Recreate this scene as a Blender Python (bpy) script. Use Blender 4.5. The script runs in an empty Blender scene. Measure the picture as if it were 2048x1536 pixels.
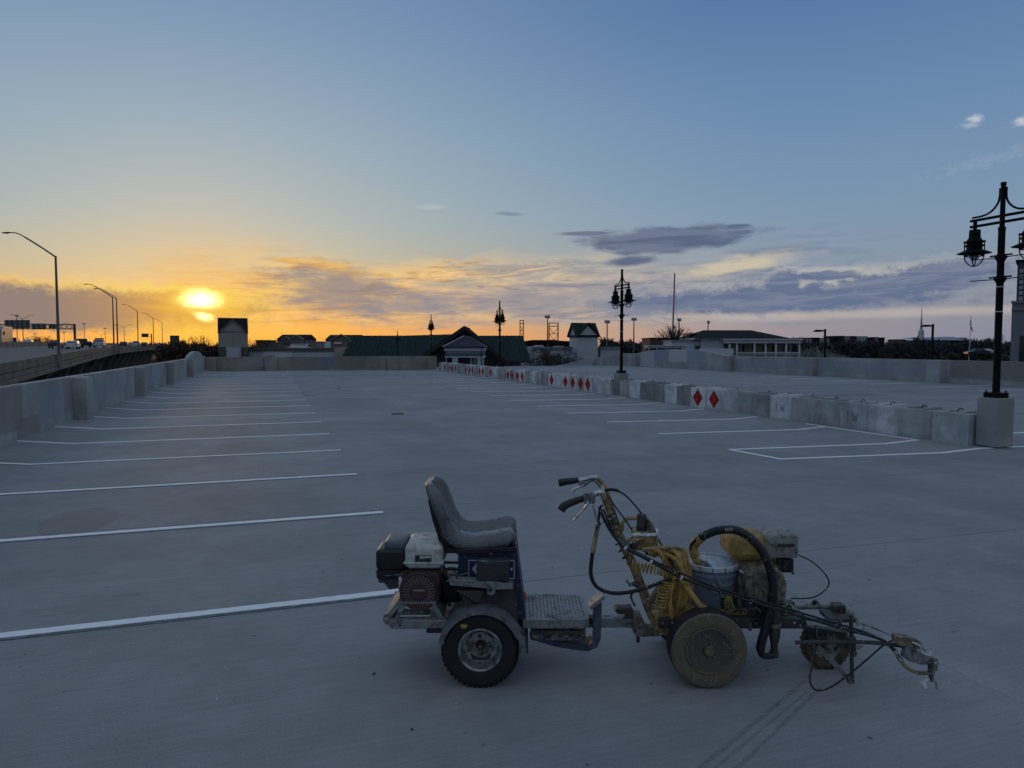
import bpy, bmesh, math, random
from mathutils import Vector, Matrix
random.seed(7)
R = math.radians
scene = bpy.context.scene
COL = scene.collection

# ------------------------------------------------------------------ camera
F, CX, CY = 1420.0, 1024.0, 768.0            # focal length and centre of the 2048 px wide picture
PITCH, YAW, CAMZ = R(3.06), R(18.8), 1.94      # the deck runs along +Y, the camera is turned 18.8 deg to its right
cam_d = bpy.data.cameras.new('camera')
cam_d.sensor_width = 36.0
cam_d.lens = 36.0 * F / 2048.0
cam_d.clip_start = 0.05
cam_d.clip_end = 9000.0
cam = bpy.data.objects.new('camera', cam_d)
COL.objects.link(cam)
cam.location = (0, 0, CAMZ)
cam.rotation_euler = (R(90) - PITCH, 0, -YAW)
scene.camera = cam
FWD = Vector((math.sin(YAW), math.cos(YAW), 0))
RGT = Vector((math.cos(YAW), -math.sin(YAW), 0))

def udz(x, y, d):
    """picture point at horizontal depth d -> (right, depth, height)"""
    t = (CY - y) / F
    c, s = math.cos(PITCH), math.sin(PITCH)
    h = d * (t * c - s) / (c + t * s)
    return ((x - CX) / F * (d * c - h * s), d, CAMZ + h)

def at(x, y, d):
    u, d, z = udz(x, y, d)
    return RGT * u + FWD * d + Vector((0, 0, z))

def gnd(x, y, z=0.0):
    """picture point on the level z -> world point"""
    t = (CY - y) / F
    c, s = math.cos(PITCH), math.sin(PITCH)
    d = (z - CAMZ) * (c + t * s) / (t * c - s)
    return at(x, y, d)

def azel(x, y):
    v = at(x, y, 100.0) - Vector((0, 0, CAMZ))
    return (math.degrees(math.atan2(v.dot(RGT), v.dot(FWD))), math.degrees(math.atan2(v.z, math.hypot(v.x, v.y))))

# ------------------------------------------------------------------ node helpers
class NT:
    def __init__(self, tree):
        self.t = tree; self.n = tree.nodes; self.l = tree.links
    def node(self, kind, **kw):
        nd = self.n.new(kind)
        for k, v in kw.items():
            setattr(nd, k, v)
        return nd
    def put(self, sock, v):
        if isinstance(v, S): self.l.new(v.s, sock)
        elif v is not None:
            if hasattr(sock.default_value, '__len__') and not hasattr(v, '__len__'):
                v = (v,) * len(sock.default_value)
            if hasattr(v, '__len__') and len(v) == 3 and len(sock.default_value) == 4:
                v = (*v, 1.0)
            sock.default_value = v
    def math(self, op, a, b=None, c=None):
        nd = self.node('ShaderNodeMath', operation=op)
        for i, v in enumerate((a, b, c)):
            if v is not None: self.put(nd.inputs[i], v)
        return S(self, nd.outputs[0])
    def step(self, a, b, x, lo=0.0, hi=1.0):
        nd = self.node('ShaderNodeMapRange', interpolation_type='SMOOTHSTEP')
        for i, v in enumerate((x, a, b, lo, hi)): self.put(nd.inputs[i], v)
        return S(self, nd.outputs[0])
    def mix(self, f, a, b, mode='MIX'):
        nd = self.node('ShaderNodeMix', data_type='RGBA', blend_type=mode)
        self.put(nd.inputs[0], f); self.put(nd.inputs[6], a); self.put(nd.inputs[7], b)
        return S(self, nd.outputs[2])
    def xyz(self, x, y, z=0.0):
        nd = self.node('ShaderNodeCombineXYZ')
        for i, v in enumerate((x, y, z)): self.put(nd.inputs[i], v)
        return S(self, nd.outputs[0])
    def noise(self, vec, scale=1.0, detail=4.0, rough=0.5, dist=0.0, typ='FBM'):
        nd = self.node('ShaderNodeTexNoise')
        self.put(nd.inputs['Vector'], vec)
        nd.inputs['Scale'].default_value = scale; nd.inputs['Detail'].default_value = detail
        nd.inputs['Roughness'].default_value = rough; nd.inputs['Distortion'].default_value = dist
        return S(self, nd.outputs[0])
    def voronoi(self, vec, scale=1.0, feature='F1', out=0):
        nd = self.node('ShaderNodeTexVoronoi', feature=feature)
        self.put(nd.inputs['Vector'], vec); nd.inputs['Scale'].default_value = scale
        return S(self, nd.outputs[out])
    def ramp(self, x, stops):
        nd = self.node('ShaderNodeValToRGB')
        cr = nd.color_ramp
        while len(cr.elements) < len(stops): cr.elements.new(0.5)
        for e, (p, c) in zip(cr.elements, stops):
            e.position = p; e.color = (*c, 1) if len(c) == 3 else c
        self.put(nd.inputs[0], x)
        return S(self, nd.outputs[0])
    def coord(self, out='Object'):
        return S(self, self.node('ShaderNodeTexCoord').outputs[out])
    def scaled(self, v, sx, sy, sz):
        nd = self.node('ShaderNodeMapping'); self.put(nd.inputs[0], v)
        nd.inputs['Scale'].default_value = (sx, sy, sz)
        return S(self, nd.outputs[0])
    def split(self, v):
        nd = self.node('ShaderNodeSeparateXYZ'); self.put(nd.inputs[0], v)
        return [S(self, o) for o in nd.outputs]

class S:
    def __init__(self, nt, s): self.nt = nt; self.s = s
    def _o(self, op, b): return self.nt.math(op, self, b)
    def __add__(self, b): return self._o('ADD', b)
    __radd__ = __add__
    def __sub__(self, b): return self._o('SUBTRACT', b)
    def __rsub__(self, b): return self.nt.math('SUBTRACT', b, self)
    def __mul__(self, b): return self._o('MULTIPLY', b)
    __rmul__ = __mul__
    def __truediv__(self, b): return self._o('DIVIDE', b)
    def max(self, b): return self._o('MAXIMUM', b)
    def min(self, b): return self._o('MINIMUM', b)
    def pow(self, b): return self._o('POWER', b)
    def exp(self): return self.nt.math('EXPONENT', self)
    def abs(self): return self.nt.math('ABSOLUTE', self)
    def clamp(self): return self.max(0.0).min(1.0)

# ------------------------------------------------------------------ sky, sun, exposure
SUN_AZ, SUN_EL = azel(404, 603)
sun_dir = at(404, 603, 100) - Vector((0, 0, CAMZ)); sun_dir.normalize()

def srgb(r, g, b):
    f = lambda c: (c / 12.92 if c <= 0.04045 else ((c + 0.055) / 1.055) ** 2.4)
    return (f(r / 255), f(g / 255), f(b / 255))

SKY_STRENGTH = 0.10
def build_world():
    w = bpy.data.worlds.new('World'); scene.world = w
    w.use_nodes = True
    n = NT(w.node_tree); n.n.clear()
    sky = n.node('ShaderNodeTexSky', sky_type='NISHITA', sun_disc=False)
    sky.sun_elevation = R(SUN_EL); sky.sun_rotation = math.atan2(sun_dir.x, sun_dir.y)
    sky.altitude = 100; sky.air_density = 1.0; sky.dust_density = 0.6; sky.ozone_density = 2.2
    base = S(n, sky.outputs[0])
    d = n.coord('Generated')
    def dot(v):
        nd = n.node('ShaderNodeVectorMath', operation='DOT_PRODUCT')
        n.put(nd.inputs[0], d); nd.inputs[1].default_value = v
        return S(n, nd.outputs['Value'])
    u, f, z = dot(RGT), dot(FWD), n.split(d)[2]
    az = n.math('ARCTAN2', u, f) * (180 / math.pi)           # degrees right of the camera axis
    el = n.math('ARCSINE', z) * (180 / math.pi)
    sund = n.math('ARCCOSINE', dot(sun_dir).min(0.999999)) * (180 / math.pi)
    k = 1.0 / SKY_STRENGTH                                    # colours below are as they leave the sky
    def col(r, g, b, m=1.0):
        c = srgb(r, g, b); return (c[0] * k * m, c[1] * k * m, c[2] * k * m)
    P = n.xyz(az, el * 3.2, 0.0)                              # cloud space: flattened towards the horizon
    warp = n.noise(P, 0.11, 3, 0.5)
    # clear sky: the physical sky, pulled towards the photographed blue and yellow
    near = n.step(48.0, 0.0, sund)
    e01 = (el * (1 / 34.0)).clamp(); e90 = (el * (1 / 90.0)).clamp()
    grad_far = n.ramp(e90, [(0, col(156, 150, 158)), (0.057, col(140, 155, 174)), (0.113, col(130, 157, 186)), (0.19, col(112, 146, 185)), (0.27, col(92, 127, 176)), (0.38, col(86, 122, 171)), (0.6, col(138, 160, 184)), (1, col(162, 177, 193))])  # overhead stops, out of view, brightened to light the deck
    grad_near = n.ramp(e01, [(0, col(240, 172, 92)), (0.08, col(226, 182, 116)), (0.17, col(196, 190, 160)), (0.28, col(175, 189, 188)), (0.45, col(164, 185, 196)), (0.66, col(148, 173, 198)), (1, col(134, 163, 196))])
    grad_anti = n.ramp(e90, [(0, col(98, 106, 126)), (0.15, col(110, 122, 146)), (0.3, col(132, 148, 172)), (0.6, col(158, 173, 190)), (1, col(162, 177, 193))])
    grad_far = n.mix(n.step(75, 125, sund), grad_far, grad_anti)   # unseen sky opposite the sunset, dim low down, brightened overhead to light the deck
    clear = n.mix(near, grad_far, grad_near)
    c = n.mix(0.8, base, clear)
    # haze along the horizon
    hz = (el * -0.42).exp() * n.step(-3, 0.0, el)
    hazecol = n.ramp(n.step(0, 70, sund), [(0, col(255, 174, 60)), (0.22, col(246, 164, 74)), (0.45, col(196, 158, 140)), (0.7, col(158, 146, 156)), (1, col(120, 130, 160))])
    c = n.mix((hz * 0.9).clamp(), c, hazecol)
    # warm veil round the sun
    c = n.mix((sund * -0.30).exp() * 0.6, c, col(255, 184, 84))
    # streaked band of cloud
    P2 = n.xyz(az + el * 1.6, el * 4.5 - az * 0.22, warp * 4.0)
    st = n.noise(P2, 0.16, 7, 0.62, 1.2)
    st2 = n.noise(n.xyz(az * 0.5 + 40.0, el * 5.0 - az * 0.1, warp * 6.0), 0.32, 6, 0.6, 0.8)
    band = n.step(1.2, 2.4, el) * n.step(8.0 , 4.6, el + (warp - 0.5) * 6.0 - n.step(8, 24, az) * 1.0)
    band = band * n.step(-30, -17, az) * n.step(34, 14, az)
    lit = n.ramp(n.step(0, 52, sund), [(0, col(252, 204, 108)), (0.3, col(248, 202, 134)), (0.55, col(224, 200, 160)), (0.8, col(176, 172, 172)), (1, col(150, 155, 175))])
    dark = n.ramp(n.step(0, 52, sund), [(0, col(226, 160, 60)), (0.2, col(196, 150, 96)), (0.45, col(152, 138, 134)), (0.75, col(128, 132, 148)), (1, col(108, 122, 150))])
    c = n.mix(band * n.step(0.40, 0.58, st) * 0.92, c, lit)
    c = n.mix(band * n.step(0.46, 0.64, st2) * 0.95, c, dark)
    fil = n.noise(n.xyz(az * 0.8 + el * 2.0, el * 11.0 - az * 0.9, warp * 5.0), 0.30, 6, 0.68, 0.6)
    c = n.mix(band * n.step(0.50, 0.66, fil) * 0.75, c, lit)
    edge = n.noise(n.xyz(az, el * 1.5, 3.0), 0.75, 6, 0.62) - 0.5
    edge2 = n.noise(n.xyz(az * 0.45 + 9, el * 1.8, 7.0), 0.9, 6, 0.6) - 0.5
    AE = n.xyz(az, el, 0.0)
    sc = math.degrees(1 / F)
    fine = n.noise(n.xyz(az, el * 1.6, 1.0), 2.6, 5, 0.65) - 0.5
    edge = edge + fine * 0.35
    def blob(x, y, hw, hh, tilt=0.0, soft=0.5, rough=1.6, e=edge):
        a0, e0 = azel(x, y)
        mp = n.node('ShaderNodeMapping', vector_type='TEXTURE')
        n.put(mp.inputs[0], AE)
        mp.inputs['Location'].default_value = (a0, e0, 0)
        mp.inputs['Rotation'].default_value = (0, 0, math.atan(tilt))
        mp.inputs['Scale'].default_value = (hw * sc, hh * sc, 1)
        ln = n.node('ShaderNodeVectorMath', operation='LENGTH')
        n.l.new(mp.outputs[0], ln.inputs[0])
        q = n.math('MULTIPLY_ADD', e, rough, S(n, ln.outputs['Value']))
        return n.step(1.0 + soft, 1.0 - soft, q)
    # grey bank to the left of the sun
    bank = (blob(60, 618, 330, 38, soft=0.35, rough=1.3) * 0.95).max(blob(330, 615, 110, 26, soft=0.4, rough=1.7) * 0.8)
    bank_rim = blob(60, 606, 345, 40, soft=0.25, rough=1.4).max(blob(300, 600, 130, 26, soft=0.3, rough=1.9))
    bank_lit = n.ramp(n.step(0, 26, sund), [(0, col(255, 222, 100)), (0.5, col(246, 196, 110)), (1, col(214, 192, 150))])
    bank_dark = n.ramp(n.step(0, 22, sund), [(0, col(226, 160, 74)), (0.2, col(172, 136, 108)), (0.42, col(142, 124, 120)), (1, col(138, 124, 124))])
    c = n.mix(bank_rim * 0.75, c, bank_lit)
    c = n.mix(bank, c, bank_dark)
    # dusky patch right of the sun
    pd = blob(690, 583, 125, 38, tilt=-0.15, soft=0.55, rough=2.4, e=edge2).max(blob(760, 612, 160, 16, soft=0.7, rough=2.0, e=edge2) * 0.8)
    c = n.mix(pd * 0.8, c, col(146, 133, 134))
    pm = blob(1120, 600, 330, 38, tilt=0.04, soft=0.9, rough=2.6, e=edge2)
    c = n.mix(pm * 0.75, c, col(136, 138, 154))
    # slate-blue cumulus to the right with a pale upper rim
    def cum(dy):
        m = blob(1560, 598 + dy, 290, 26, tilt=0.012, soft=0.34, rough=1.9)
        m = m.max(blob(1820, 566 + dy, 165, 28, tilt=0.13, soft=0.32, rough=1.8))
        m = m.max(blob(1565, 572 + dy, 34, 30, soft=0.2, rough=1.2)).max(blob(1655, 551 + dy, 56, 9, soft=0.3, rough=1.3))
        return m.max(blob(1360, 606 + dy, 150, 16, soft=0.5, rough=1.8))
    c = n.mix(blob(1480, 530, 90, 14, tilt=0.16, soft=0.7, rough=2.2, e=edge2) * 0.65, c, col(222, 206, 168))
    c = n.mix(blob(1740, 560, 120, 20, tilt=0.0, soft=0.7, rough=2.0, e=edge2) * 0.55, c, col(196, 192, 176))
    c = n.mix(cum(-7) * 0.4, c, col(206, 200, 186))
    c = n.mix(cum(0) * 0.93, c, n.mix(n.step(0.42, 0.62, st2), col(92, 108, 140), col(116, 126, 150)))
    c = n.mix(blob(1720, 628, 420, 7, tilt=0.01, soft=0.8, rough=1.5, e=edge2) * 0.55, c, col(198, 184, 172))
    # high dark streaks
    hs = blob(1345, 477, 160, 20, tilt=0.03, soft=0.3, rough=1.7, e=edge2).max(blob(1330, 492, 90, 14, tilt=0.06, soft=0.3, rough=1.6, e=edge2))
    hs = hs.max(blob(1262, 523, 50, 9, tilt=0.06, soft=0.4, rough=1.3, e=edge2)).max(blob(1476, 453, 26, 5, soft=0.4, rough=1.0, e=edge2)).max(blob(1470, 466, 40, 6, tilt=0.05, soft=0.4, rough=1.2, e=edge2))
    hs = hs.max(blob(1170, 467, 50, 4, soft=0.4, rough=1.0, e=edge2)).max(blob(1018, 428, 24, 3, tilt=-.05, soft=0.6, rough=1.0, e=edge2) * 0.5)
    c = n.mix(hs * 0.9, c, n.mix(n.step(0.4, 0.6, st2), col(82, 95, 124), col(106, 115, 138)))
    # small fair-weather puffs
    puff = blob(1950, 238, 9, 5, soft=1.0, rough=3.0, e=fine).max(blob(1942, 249, 11, 4, soft=1.0, rough=3.5, e=fine) * 0.6).max(blob(2042, 242, 8, 6, soft=1.0, rough=3.0, e=fine)).max(blob(1990, 316, 60, 8, tilt=0.2, soft=0.9, rough=7.0, e=fine) * 0.12).max(blob(862, 414, 24, 4, soft=0.7, rough=1.6) * 0.35)
    c = n.mix(puff * 0.7, c, col(206, 210, 216))
    # the sun itself behind thin cloud, cut by a bar of cloud
    core = (blob(402, 600, 32, 18, soft=1.0, rough=0.9, e=fine).pow(2.4)).max(blob(408, 632, 15, 8, tilt=-0.3, soft=1.0, rough=1.2, e=fine).pow(2.0) * 0.6)
    glow = blob(402, 603, 50, 24, soft=1.0, rough=1.0, e=edge2).max(blob(405, 662, 90, 20, soft=1.0, rough=0.5, e=edge2) * 0.7)
    bar = blob(395, 620, 78, 5, tilt=-0.06, soft=0.7, rough=1.3, e=edge2)
    c = n.mix(glow * 0.7, c, col(255, 208, 72))
    c = n.mix(core, c, col(255, 232, 150, 4.0))
    c = n.mix(bar * 0.7, c, col(244, 190, 70))
    # below the horizon
    c = n.mix(n.step(0.0, -2.0, el), c, col(70, 75, 85))
    bg = n.node('ShaderNodeBackground'); n.put(bg.inputs[0], c); bg.inputs[1].default_value = SKY_STRENGTH
    out = n.node('ShaderNodeOutputWorld'); n.l.new(bg.outputs[0], out.inputs[0])
build_world()
scene.world.cycles.sampling_method = 'NONE'

sl = bpy.data.lights.new('sun', 'SUN'); sl.energy = 0.3; sl.angle = R(3.0); sl.color = (1.0, 0.62, 0.26)
sun = bpy.data.objects.new('sun', sl); COL.objects.link(sun)
sun.rotation_euler = (-sun_dir).to_track_quat('-Z', 'Y').to_euler()

scene.view_settings.view_transform = 'Standard'; scene.view_settings.look = 'None'
scene.view_settings.gamma = 1.0; scene.view_settings.exposure = 0.0
scene.cycles.max_bounces = 4; scene.cycles.diffuse_bounces = 2; scene.cycles.glossy_bounces = 2; scene.cycles.transmission_bounces = 3
scene.cycles.use_denoising = True
scene.cycles.use_adaptive_sampling = True; scene.cycles.adaptive_threshold = 0.02; scene.cycles.adaptive_min_samples = 5

# ------------------------------------------------------------------ mesh helpers
class MB:
    """collects shapes, build() links them as one mesh object"""
    def __init__(self): self.v = []; self.f = []; self.sm = []
    def add(self, vs, fs, smooth=False):
        o = len(self.v); self.v += [tuple(p) for p in vs]
        self.f += [tuple(i + o for i in f) for f in fs]; self.sm += [smooth] * len(fs)
        return self
    def box(self, c, s, m=None):
        x, y, z = (q / 2 for q in s)
        vs = [Vector((i * x, j * y, k * z)) for k in (-1, 1) for j in (-1, 1) for i in (-1, 1)]
        if m is not None: vs = [m @ p for p in vs]
        c = Vector(c); vs = [p + c for p in vs]
        return self.add(vs, [(0, 2, 3, 1), (4, 5, 7, 6), (0, 1, 5, 4), (2, 6, 7, 3), (0, 4, 6, 2), (1, 3, 7, 5)])
    def mm(self, a, b):
        return self.box([(p + q) / 2 for p, q in zip(a, b)], [abs(q - p) for p, q in zip(a, b)])
    def tube(self, pts, r, n=8, caps=True):
        pts = [Vector(p) for p in pts]
        rs = r if hasattr(r, '__len__') else [r] * len(pts)
        vs, fs = [], []; prev = None
        for i, p in enumerate(pts):
            t = (pts[min(i + 1, len(pts) - 1)] - pts[max(i - 1, 0)])
            if t.length < 1e-9: t = Vector((0, 0, 1))
            t.normalize()
            if prev is None:
                a = Vector((0, 0, 1)) if abs(t.z) < 0.9 else Vector((1, 0, 0))
                e = t.cross(a).normalized()
            else:
                e = (prev - t * prev.dot(t))
                e = e.normalized() if e.length > 1e-6 else t.orthogonal().normalized()
            prev = e; g = t.cross(e)
            for k in range(n):
                w = 2 * math.pi * k / n
                vs.append(p + (e * math.cos(w) + g * math.sin(w)) * rs[i])
        for i in range(len(pts) - 1):
            for k in range(n):
                a, b = i * n + k, i * n + (k + 1) % n
                fs.append((a, b, b + n, a + n))
        self.add(vs, fs, n > 4)
        if caps:
            o = len(self.v) - len(vs)
            self.f.append(tuple(o + k for k in reversed(range(n)))); self.sm.append(False)
            self.f.append(tuple(o + (len(pts) - 1) * n + k for k in range(n))); self.sm.append(False)
        return self
    def bar(self, p, q, w, h=None, up=(0, 0, 1)):
        """square bar from p to q"""
        p, q = Vector(p), Vector(q); t = q - p; L = t.length; t.normalize()
        u = Vector(up); s = t.cross(u)
        if s.length < 1e-6: s = t.orthogonal()
        s.normalize(); u = s.cross(t)
        m = Matrix((s, t, u)).transposed()
        return self.box((p + q) / 2, (w, L, h or w), m)
    def lathe(self, prof, o=(0, 0, 0), axis=(0, 0, 1), n=24, closed=False, cap0=True):
        ax = Vector(axis).normalized(); e = ax.orthogonal().normalized(); g = ax.cross(e); o = Vector(o)
        vs, fs = [], []
        for r, h in prof:
            for k in range(n):
                w = 2 * math.pi * k / n
                vs.append(o + ax * h + (e * math.cos(w) + g * math.sin(w)) * r)
        m = len(prof)
        for i in range(m if closed else m - 1):
            j = (i + 1) % m
            for k in range(n):
                fs.append((i * n + k, i * n + (k + 1) % n, j * n + (k + 1) % n, j * n + k))
        self.add(vs, fs, True)
        if not closed:
            b = len(self.v) - len(vs)
            if cap0 and prof[0][0] > 1e-5: self.f.append(tuple(b + k for k in reversed(range(n)))); self.sm.append(False)
            if prof[-1][0] > 1e-5: self.f.append(tuple(b + (m - 1) * n + k for k in range(n))); self.sm.append(False)
        return self
    def prism(self, poly, vec):
        poly = [Vector(p) for p in poly]; vec = Vector(vec); n = len(poly)
        self.add(poly + [p + vec for p in poly],
                 [tuple(reversed(range(n))), tuple(range(n, 2 * n))] + [(i, (i + 1) % n, (i + 1) % n + n, i + n) for i in range(n)])
        return self
    def quad(self, *p): return self.add(p, [tuple(range(len(p)))])
    def mesh(self, name, mat, sharp=35, fix=True):
        me = bpy.data.meshes.new(name); me.from_pydata(self.v, [], self.f); me.update()
        if fix:
            bm = bmesh.new(); bm.from_mesh(me); bmesh.ops.recalc_face_normals(bm, faces=bm.faces); bm.to_mesh(me); bm.free()
        for p, s in zip(me.polygons, self.sm): p.use_smooth = s
        if any(self.sm): me.set_sharp_from_angle(angle=R(sharp))
        if mat is not None: me.materials.append(mat)
        return me
    def build(self, name, mat, parent=None, bevel=0.0, sharp=35, seg=2, fix=True):
        o = bpy.data.objects.new(name, self.mesh(name, mat, sharp, fix)); COL.objects.link(o)
        if parent is not None: o.parent = parent
        if bevel:
            md = o.modifiers.new('bevel', 'BEVEL'); md.width = bevel; md.segments = seg
            md.limit_method = 'ANGLE'; md.angle_limit = R(40); md.harden_normals = False
        return o

def curve(pts, n=6):
    """Catmull-Rom through pts"""
    P = [Vector(p) for p in pts]; P = [P[0] * 2 - P[1]] + P + [P[-1] * 2 - P[-2]]
    out = []
    for i in range(1, len(P) - 2):
        a, b, c, d = P[i - 1:i + 3]
        for k in range(n):
            t = k / n
            out.append(0.5 * (2 * b + (c - a) * t + (2 * a - 5 * b + 4 * c - d) * t * t + (3 * b - a - 3 * c + d) * t ** 3))
    out.append(P[-2])
    return out

def tag(o, label=None, cat=None, group=None, kind=None):
    if label: o['label'] = label
    if cat: o['category'] = cat
    if group: o['group'] = group
    if kind: o['kind'] = kind
    return o

def thing(name, label, cat, loc=(0, 0, 0), rz=0.0, group=None):
    o = bpy.data.objects.new(name, None); COL.objects.link(o)
    o.location = loc; o.rotation_euler = (0, 0, rz); o.empty_display_size = 0.2
    return tag(o, label, cat, group)

def copy_tree(o, parent=None):
    c = o.copy(); COL.objects.link(c)
    if parent is not None: c.parent = parent
    for ch in list(o.children): copy_tree(ch, c)
    return c

ORD = ['first', 'second', 'third', 'fourth', 'fifth', 'sixth', 'seventh', 'eighth', 'ninth', 'tenth', 'eleventh', 'twelfth',
       'thirteenth', 'fourteenth', 'fifteenth', 'sixteenth', 'seventeenth', 'eighteenth', 'nineteenth', 'twentieth']

# ------------------------------------------------------------------ materials
MATS = {}
def mat(name, c, rough=0.6, metal=0.0, var=0.18, scale=6.0, dirt=None, splat=None, bump=0.0, streak=None, spec=0.5, bscale=None):
    """dirt = (colour, amount, scale); splat = (colour, amount 0..1, scale): paint spatter; streak = (colour, amount): vertical runs"""
    if name in MATS: return MATS[name]
    m = bpy.data.materials.new(name); m.use_nodes = True
    n = NT(m.node_tree); bs = m.node_tree.nodes['Principled BSDF']
    P = n.coord('Object')
    v = n.noise(P, scale, 5, 0.6)
    col = n.mix(n.step(0.25, 0.75, v), tuple(q * (1 - var) for q in c), tuple(min(1, q * (1 + var)) for q in c))
    rg = n.step(0.3, 0.7, v, rough - 0.08, min(1, rough + 0.08))
    if dirt:
        dn = n.noise(P, dirt[2], 6, 0.65, 0.6)
        f = n.step(0.62 - dirt[1] * 0.4, 0.82 - dirt[1] * 0.4, dn)
        col = n.mix(f, col, dirt[0]); rg = n.mix(f, rg, (0.85,) * 3)
    if streak:
        sv = n.noise(n.scaled(P, 9.0, 9.0, 0.7), 1.0, 4, 0.6)
        col = n.mix(n.step(0.52, 0.75, sv) * streak[1], col, streak[0])
    if splat:
        vo = n.voronoi(P, splat[2]); wn = n.noise(P, splat[2] * 0.25, 2, 0.5)
        sz = n.step(0.35, 0.75, wn, 0.0, 0.42) * splat[1]
        col = n.mix(n.step(sz + 0.02, sz - 0.02, vo), col, splat[0])
    n.put(bs.inputs['Base Color'], col); n.put(bs.inputs['Roughness'], rg)
    bs.inputs['Metallic'].default_value = metal
    bs.inputs['Specular IOR Level'].default_value = spec
    if bump:
        bp = n.node('ShaderNodeBump'); bp.inputs['Strength'].default_value = bump; bp.inputs['Distance'].default_value = 0.01
        n.put(bp.inputs['Height'], n.noise(P, bscale or scale * 6, 4, 0.6)); n.l.new(bp.outputs[0], bs.inputs['Normal'])
    MATS[name] = m
    return m

def concrete_mat(name, c, patches=(), axis='y', streaky=0.5, blotch=1.0, extra=None, grain=60.0, fine_bump=False, spec=0.1, rough=0.85, vary=False):
    """patches = [(a0, a1, z0, z1, colour, fac)] along the wall's own length"""
    m = bpy.data.materials.new(name); m.use_nodes = True
    n = NT(m.node_tree); bs = m.node_tree.nodes['Principled BSDF']
    P = n.coord('Object'); x, y, z = n.split(P)
    oi = S(n, n.node('ShaderNodeObjectInfo').outputs['Random'])
    if vary:
        va = n.node('ShaderNodeVectorMath', operation='ADD'); n.put(va.inputs[0], P); n.put(va.inputs[1], n.xyz(oi * 37.0, oi * 91.0, oi * 11.0)); P = S(n, va.outputs[0])
    big = n.noise(P, 1.6 if vary else 0.6, 4, 0.6); mid = n.noise(P, 3.5, 5, 0.65); fine = n.noise(P, grain, 2, 0.6)
    col = n.mix(n.step(0.3, 0.7, big), tuple(q * (1 - 0.22 * blotch) for q in c), tuple(q * (1 + 0.18 * blotch) for q in c))
    col = n.mix(0.35, col, n.mix(mid, (0.25, 0.25, 0.25), (0.75, 0.75, 0.75)), 'OVERLAY')
    a = y if axis == 'y' else x
    wob = (n.noise(P, 2.2, 5, 0.65) - 0.5) * 0.35
    for a0, a1, z0, z1, pc, f in patches:
        q = n.step(a0 - 0.05, a0 + 0.05, a + wob) * n.step(a1 + 0.05, a1 - 0.05, a + wob) * n.step(z0 - 0.03, z0 + 0.03, z + wob) * n.step(z1 + 0.03, z1 - 0.03, z + wob)
        col = n.mix(q * f, col, pc)
    if streaky:
        sv = n.noise(n.xyz(x * 5.0 + oi * 30.0 if vary else x * 5.0, y * 5.0, z * 0.35), 1.0, 5, 0.65)
        col = n.mix(n.step(0.52, 0.78, sv) * streaky, col, tuple(q * 0.62 for q in c))
        col = n.mix(n.step(0.42, 0.24, sv) * streaky * 0.5, col, tuple(min(1, q * 1.4) for q in c))
    col = n.mix(0.42, col, n.mix(fine, (0.2, 0.2, 0.2), (0.8, 0.8, 0.8)), 'OVERLAY')
    col = n.mix(0.3, col, n.mix(oi, (0.36, 0.36, 0.36), (0.64, 0.64, 0.64)), 'OVERLAY')
    if extra: col = extra(n, P, x, y, z, col)
    n.put(bs.inputs['Base Color'], col); bs.inputs['Roughness'].default_value = rough
    bs.inputs['Specular IOR Level'].default_value = spec
    bp = n.node('ShaderNodeBump'); bp.inputs['Strength'].default_value = 0.35; bp.inputs['Distance'].default_value = 0.008
    n.put(bp.inputs['Height'], n.noise(P, grain if fine_bump else 9.0, 2 if fine_bump else 4, 0.65)); n.l.new(bp.outputs[0], bs.inputs['Normal'])
    return m

# ------------------------------------------------------------------ the parking deck
PIT = 2.62                                   # stall width
Y0 = 8.26                                    # second painted line on the left
XW, XE, YN = -4.72, 34.2, 58.9               # inner faces of the left, right and far parapets

def ramp_z(y): return -0.1 * max(0.0, y - 66.0) if y < 110 else -4.4
def deck_z(x, y=0.0):
    if x < -3.75: return 0.10 * (-3.75 - x)
    if x < 3.85: return 0.0
    if x < 12.1: return -0.011 * (x - 3.85)
    if x < 13.0: return -0.0908 + 0.055 * (x - 12.1)
    return -0.0413 + (ramp_z(y) if x > 13.3 else 0.0)

def seg_dist(n, x, y, p, q):
    """distance from (x, y) to the segment p-q, as nodes"""
    dx, dy = q[0] - p[0], q[1] - p[1]; L2 = dx * dx + dy * dy
    t = (((x - p[0]) * dx + (y - p[1]) * dy) * (1 / L2)).clamp()
    ex = x - p[0] - t * dx; ey = y - p[1] - t * dy
    return n.math('SQRT', ex * ex + ey * ey)

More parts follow.
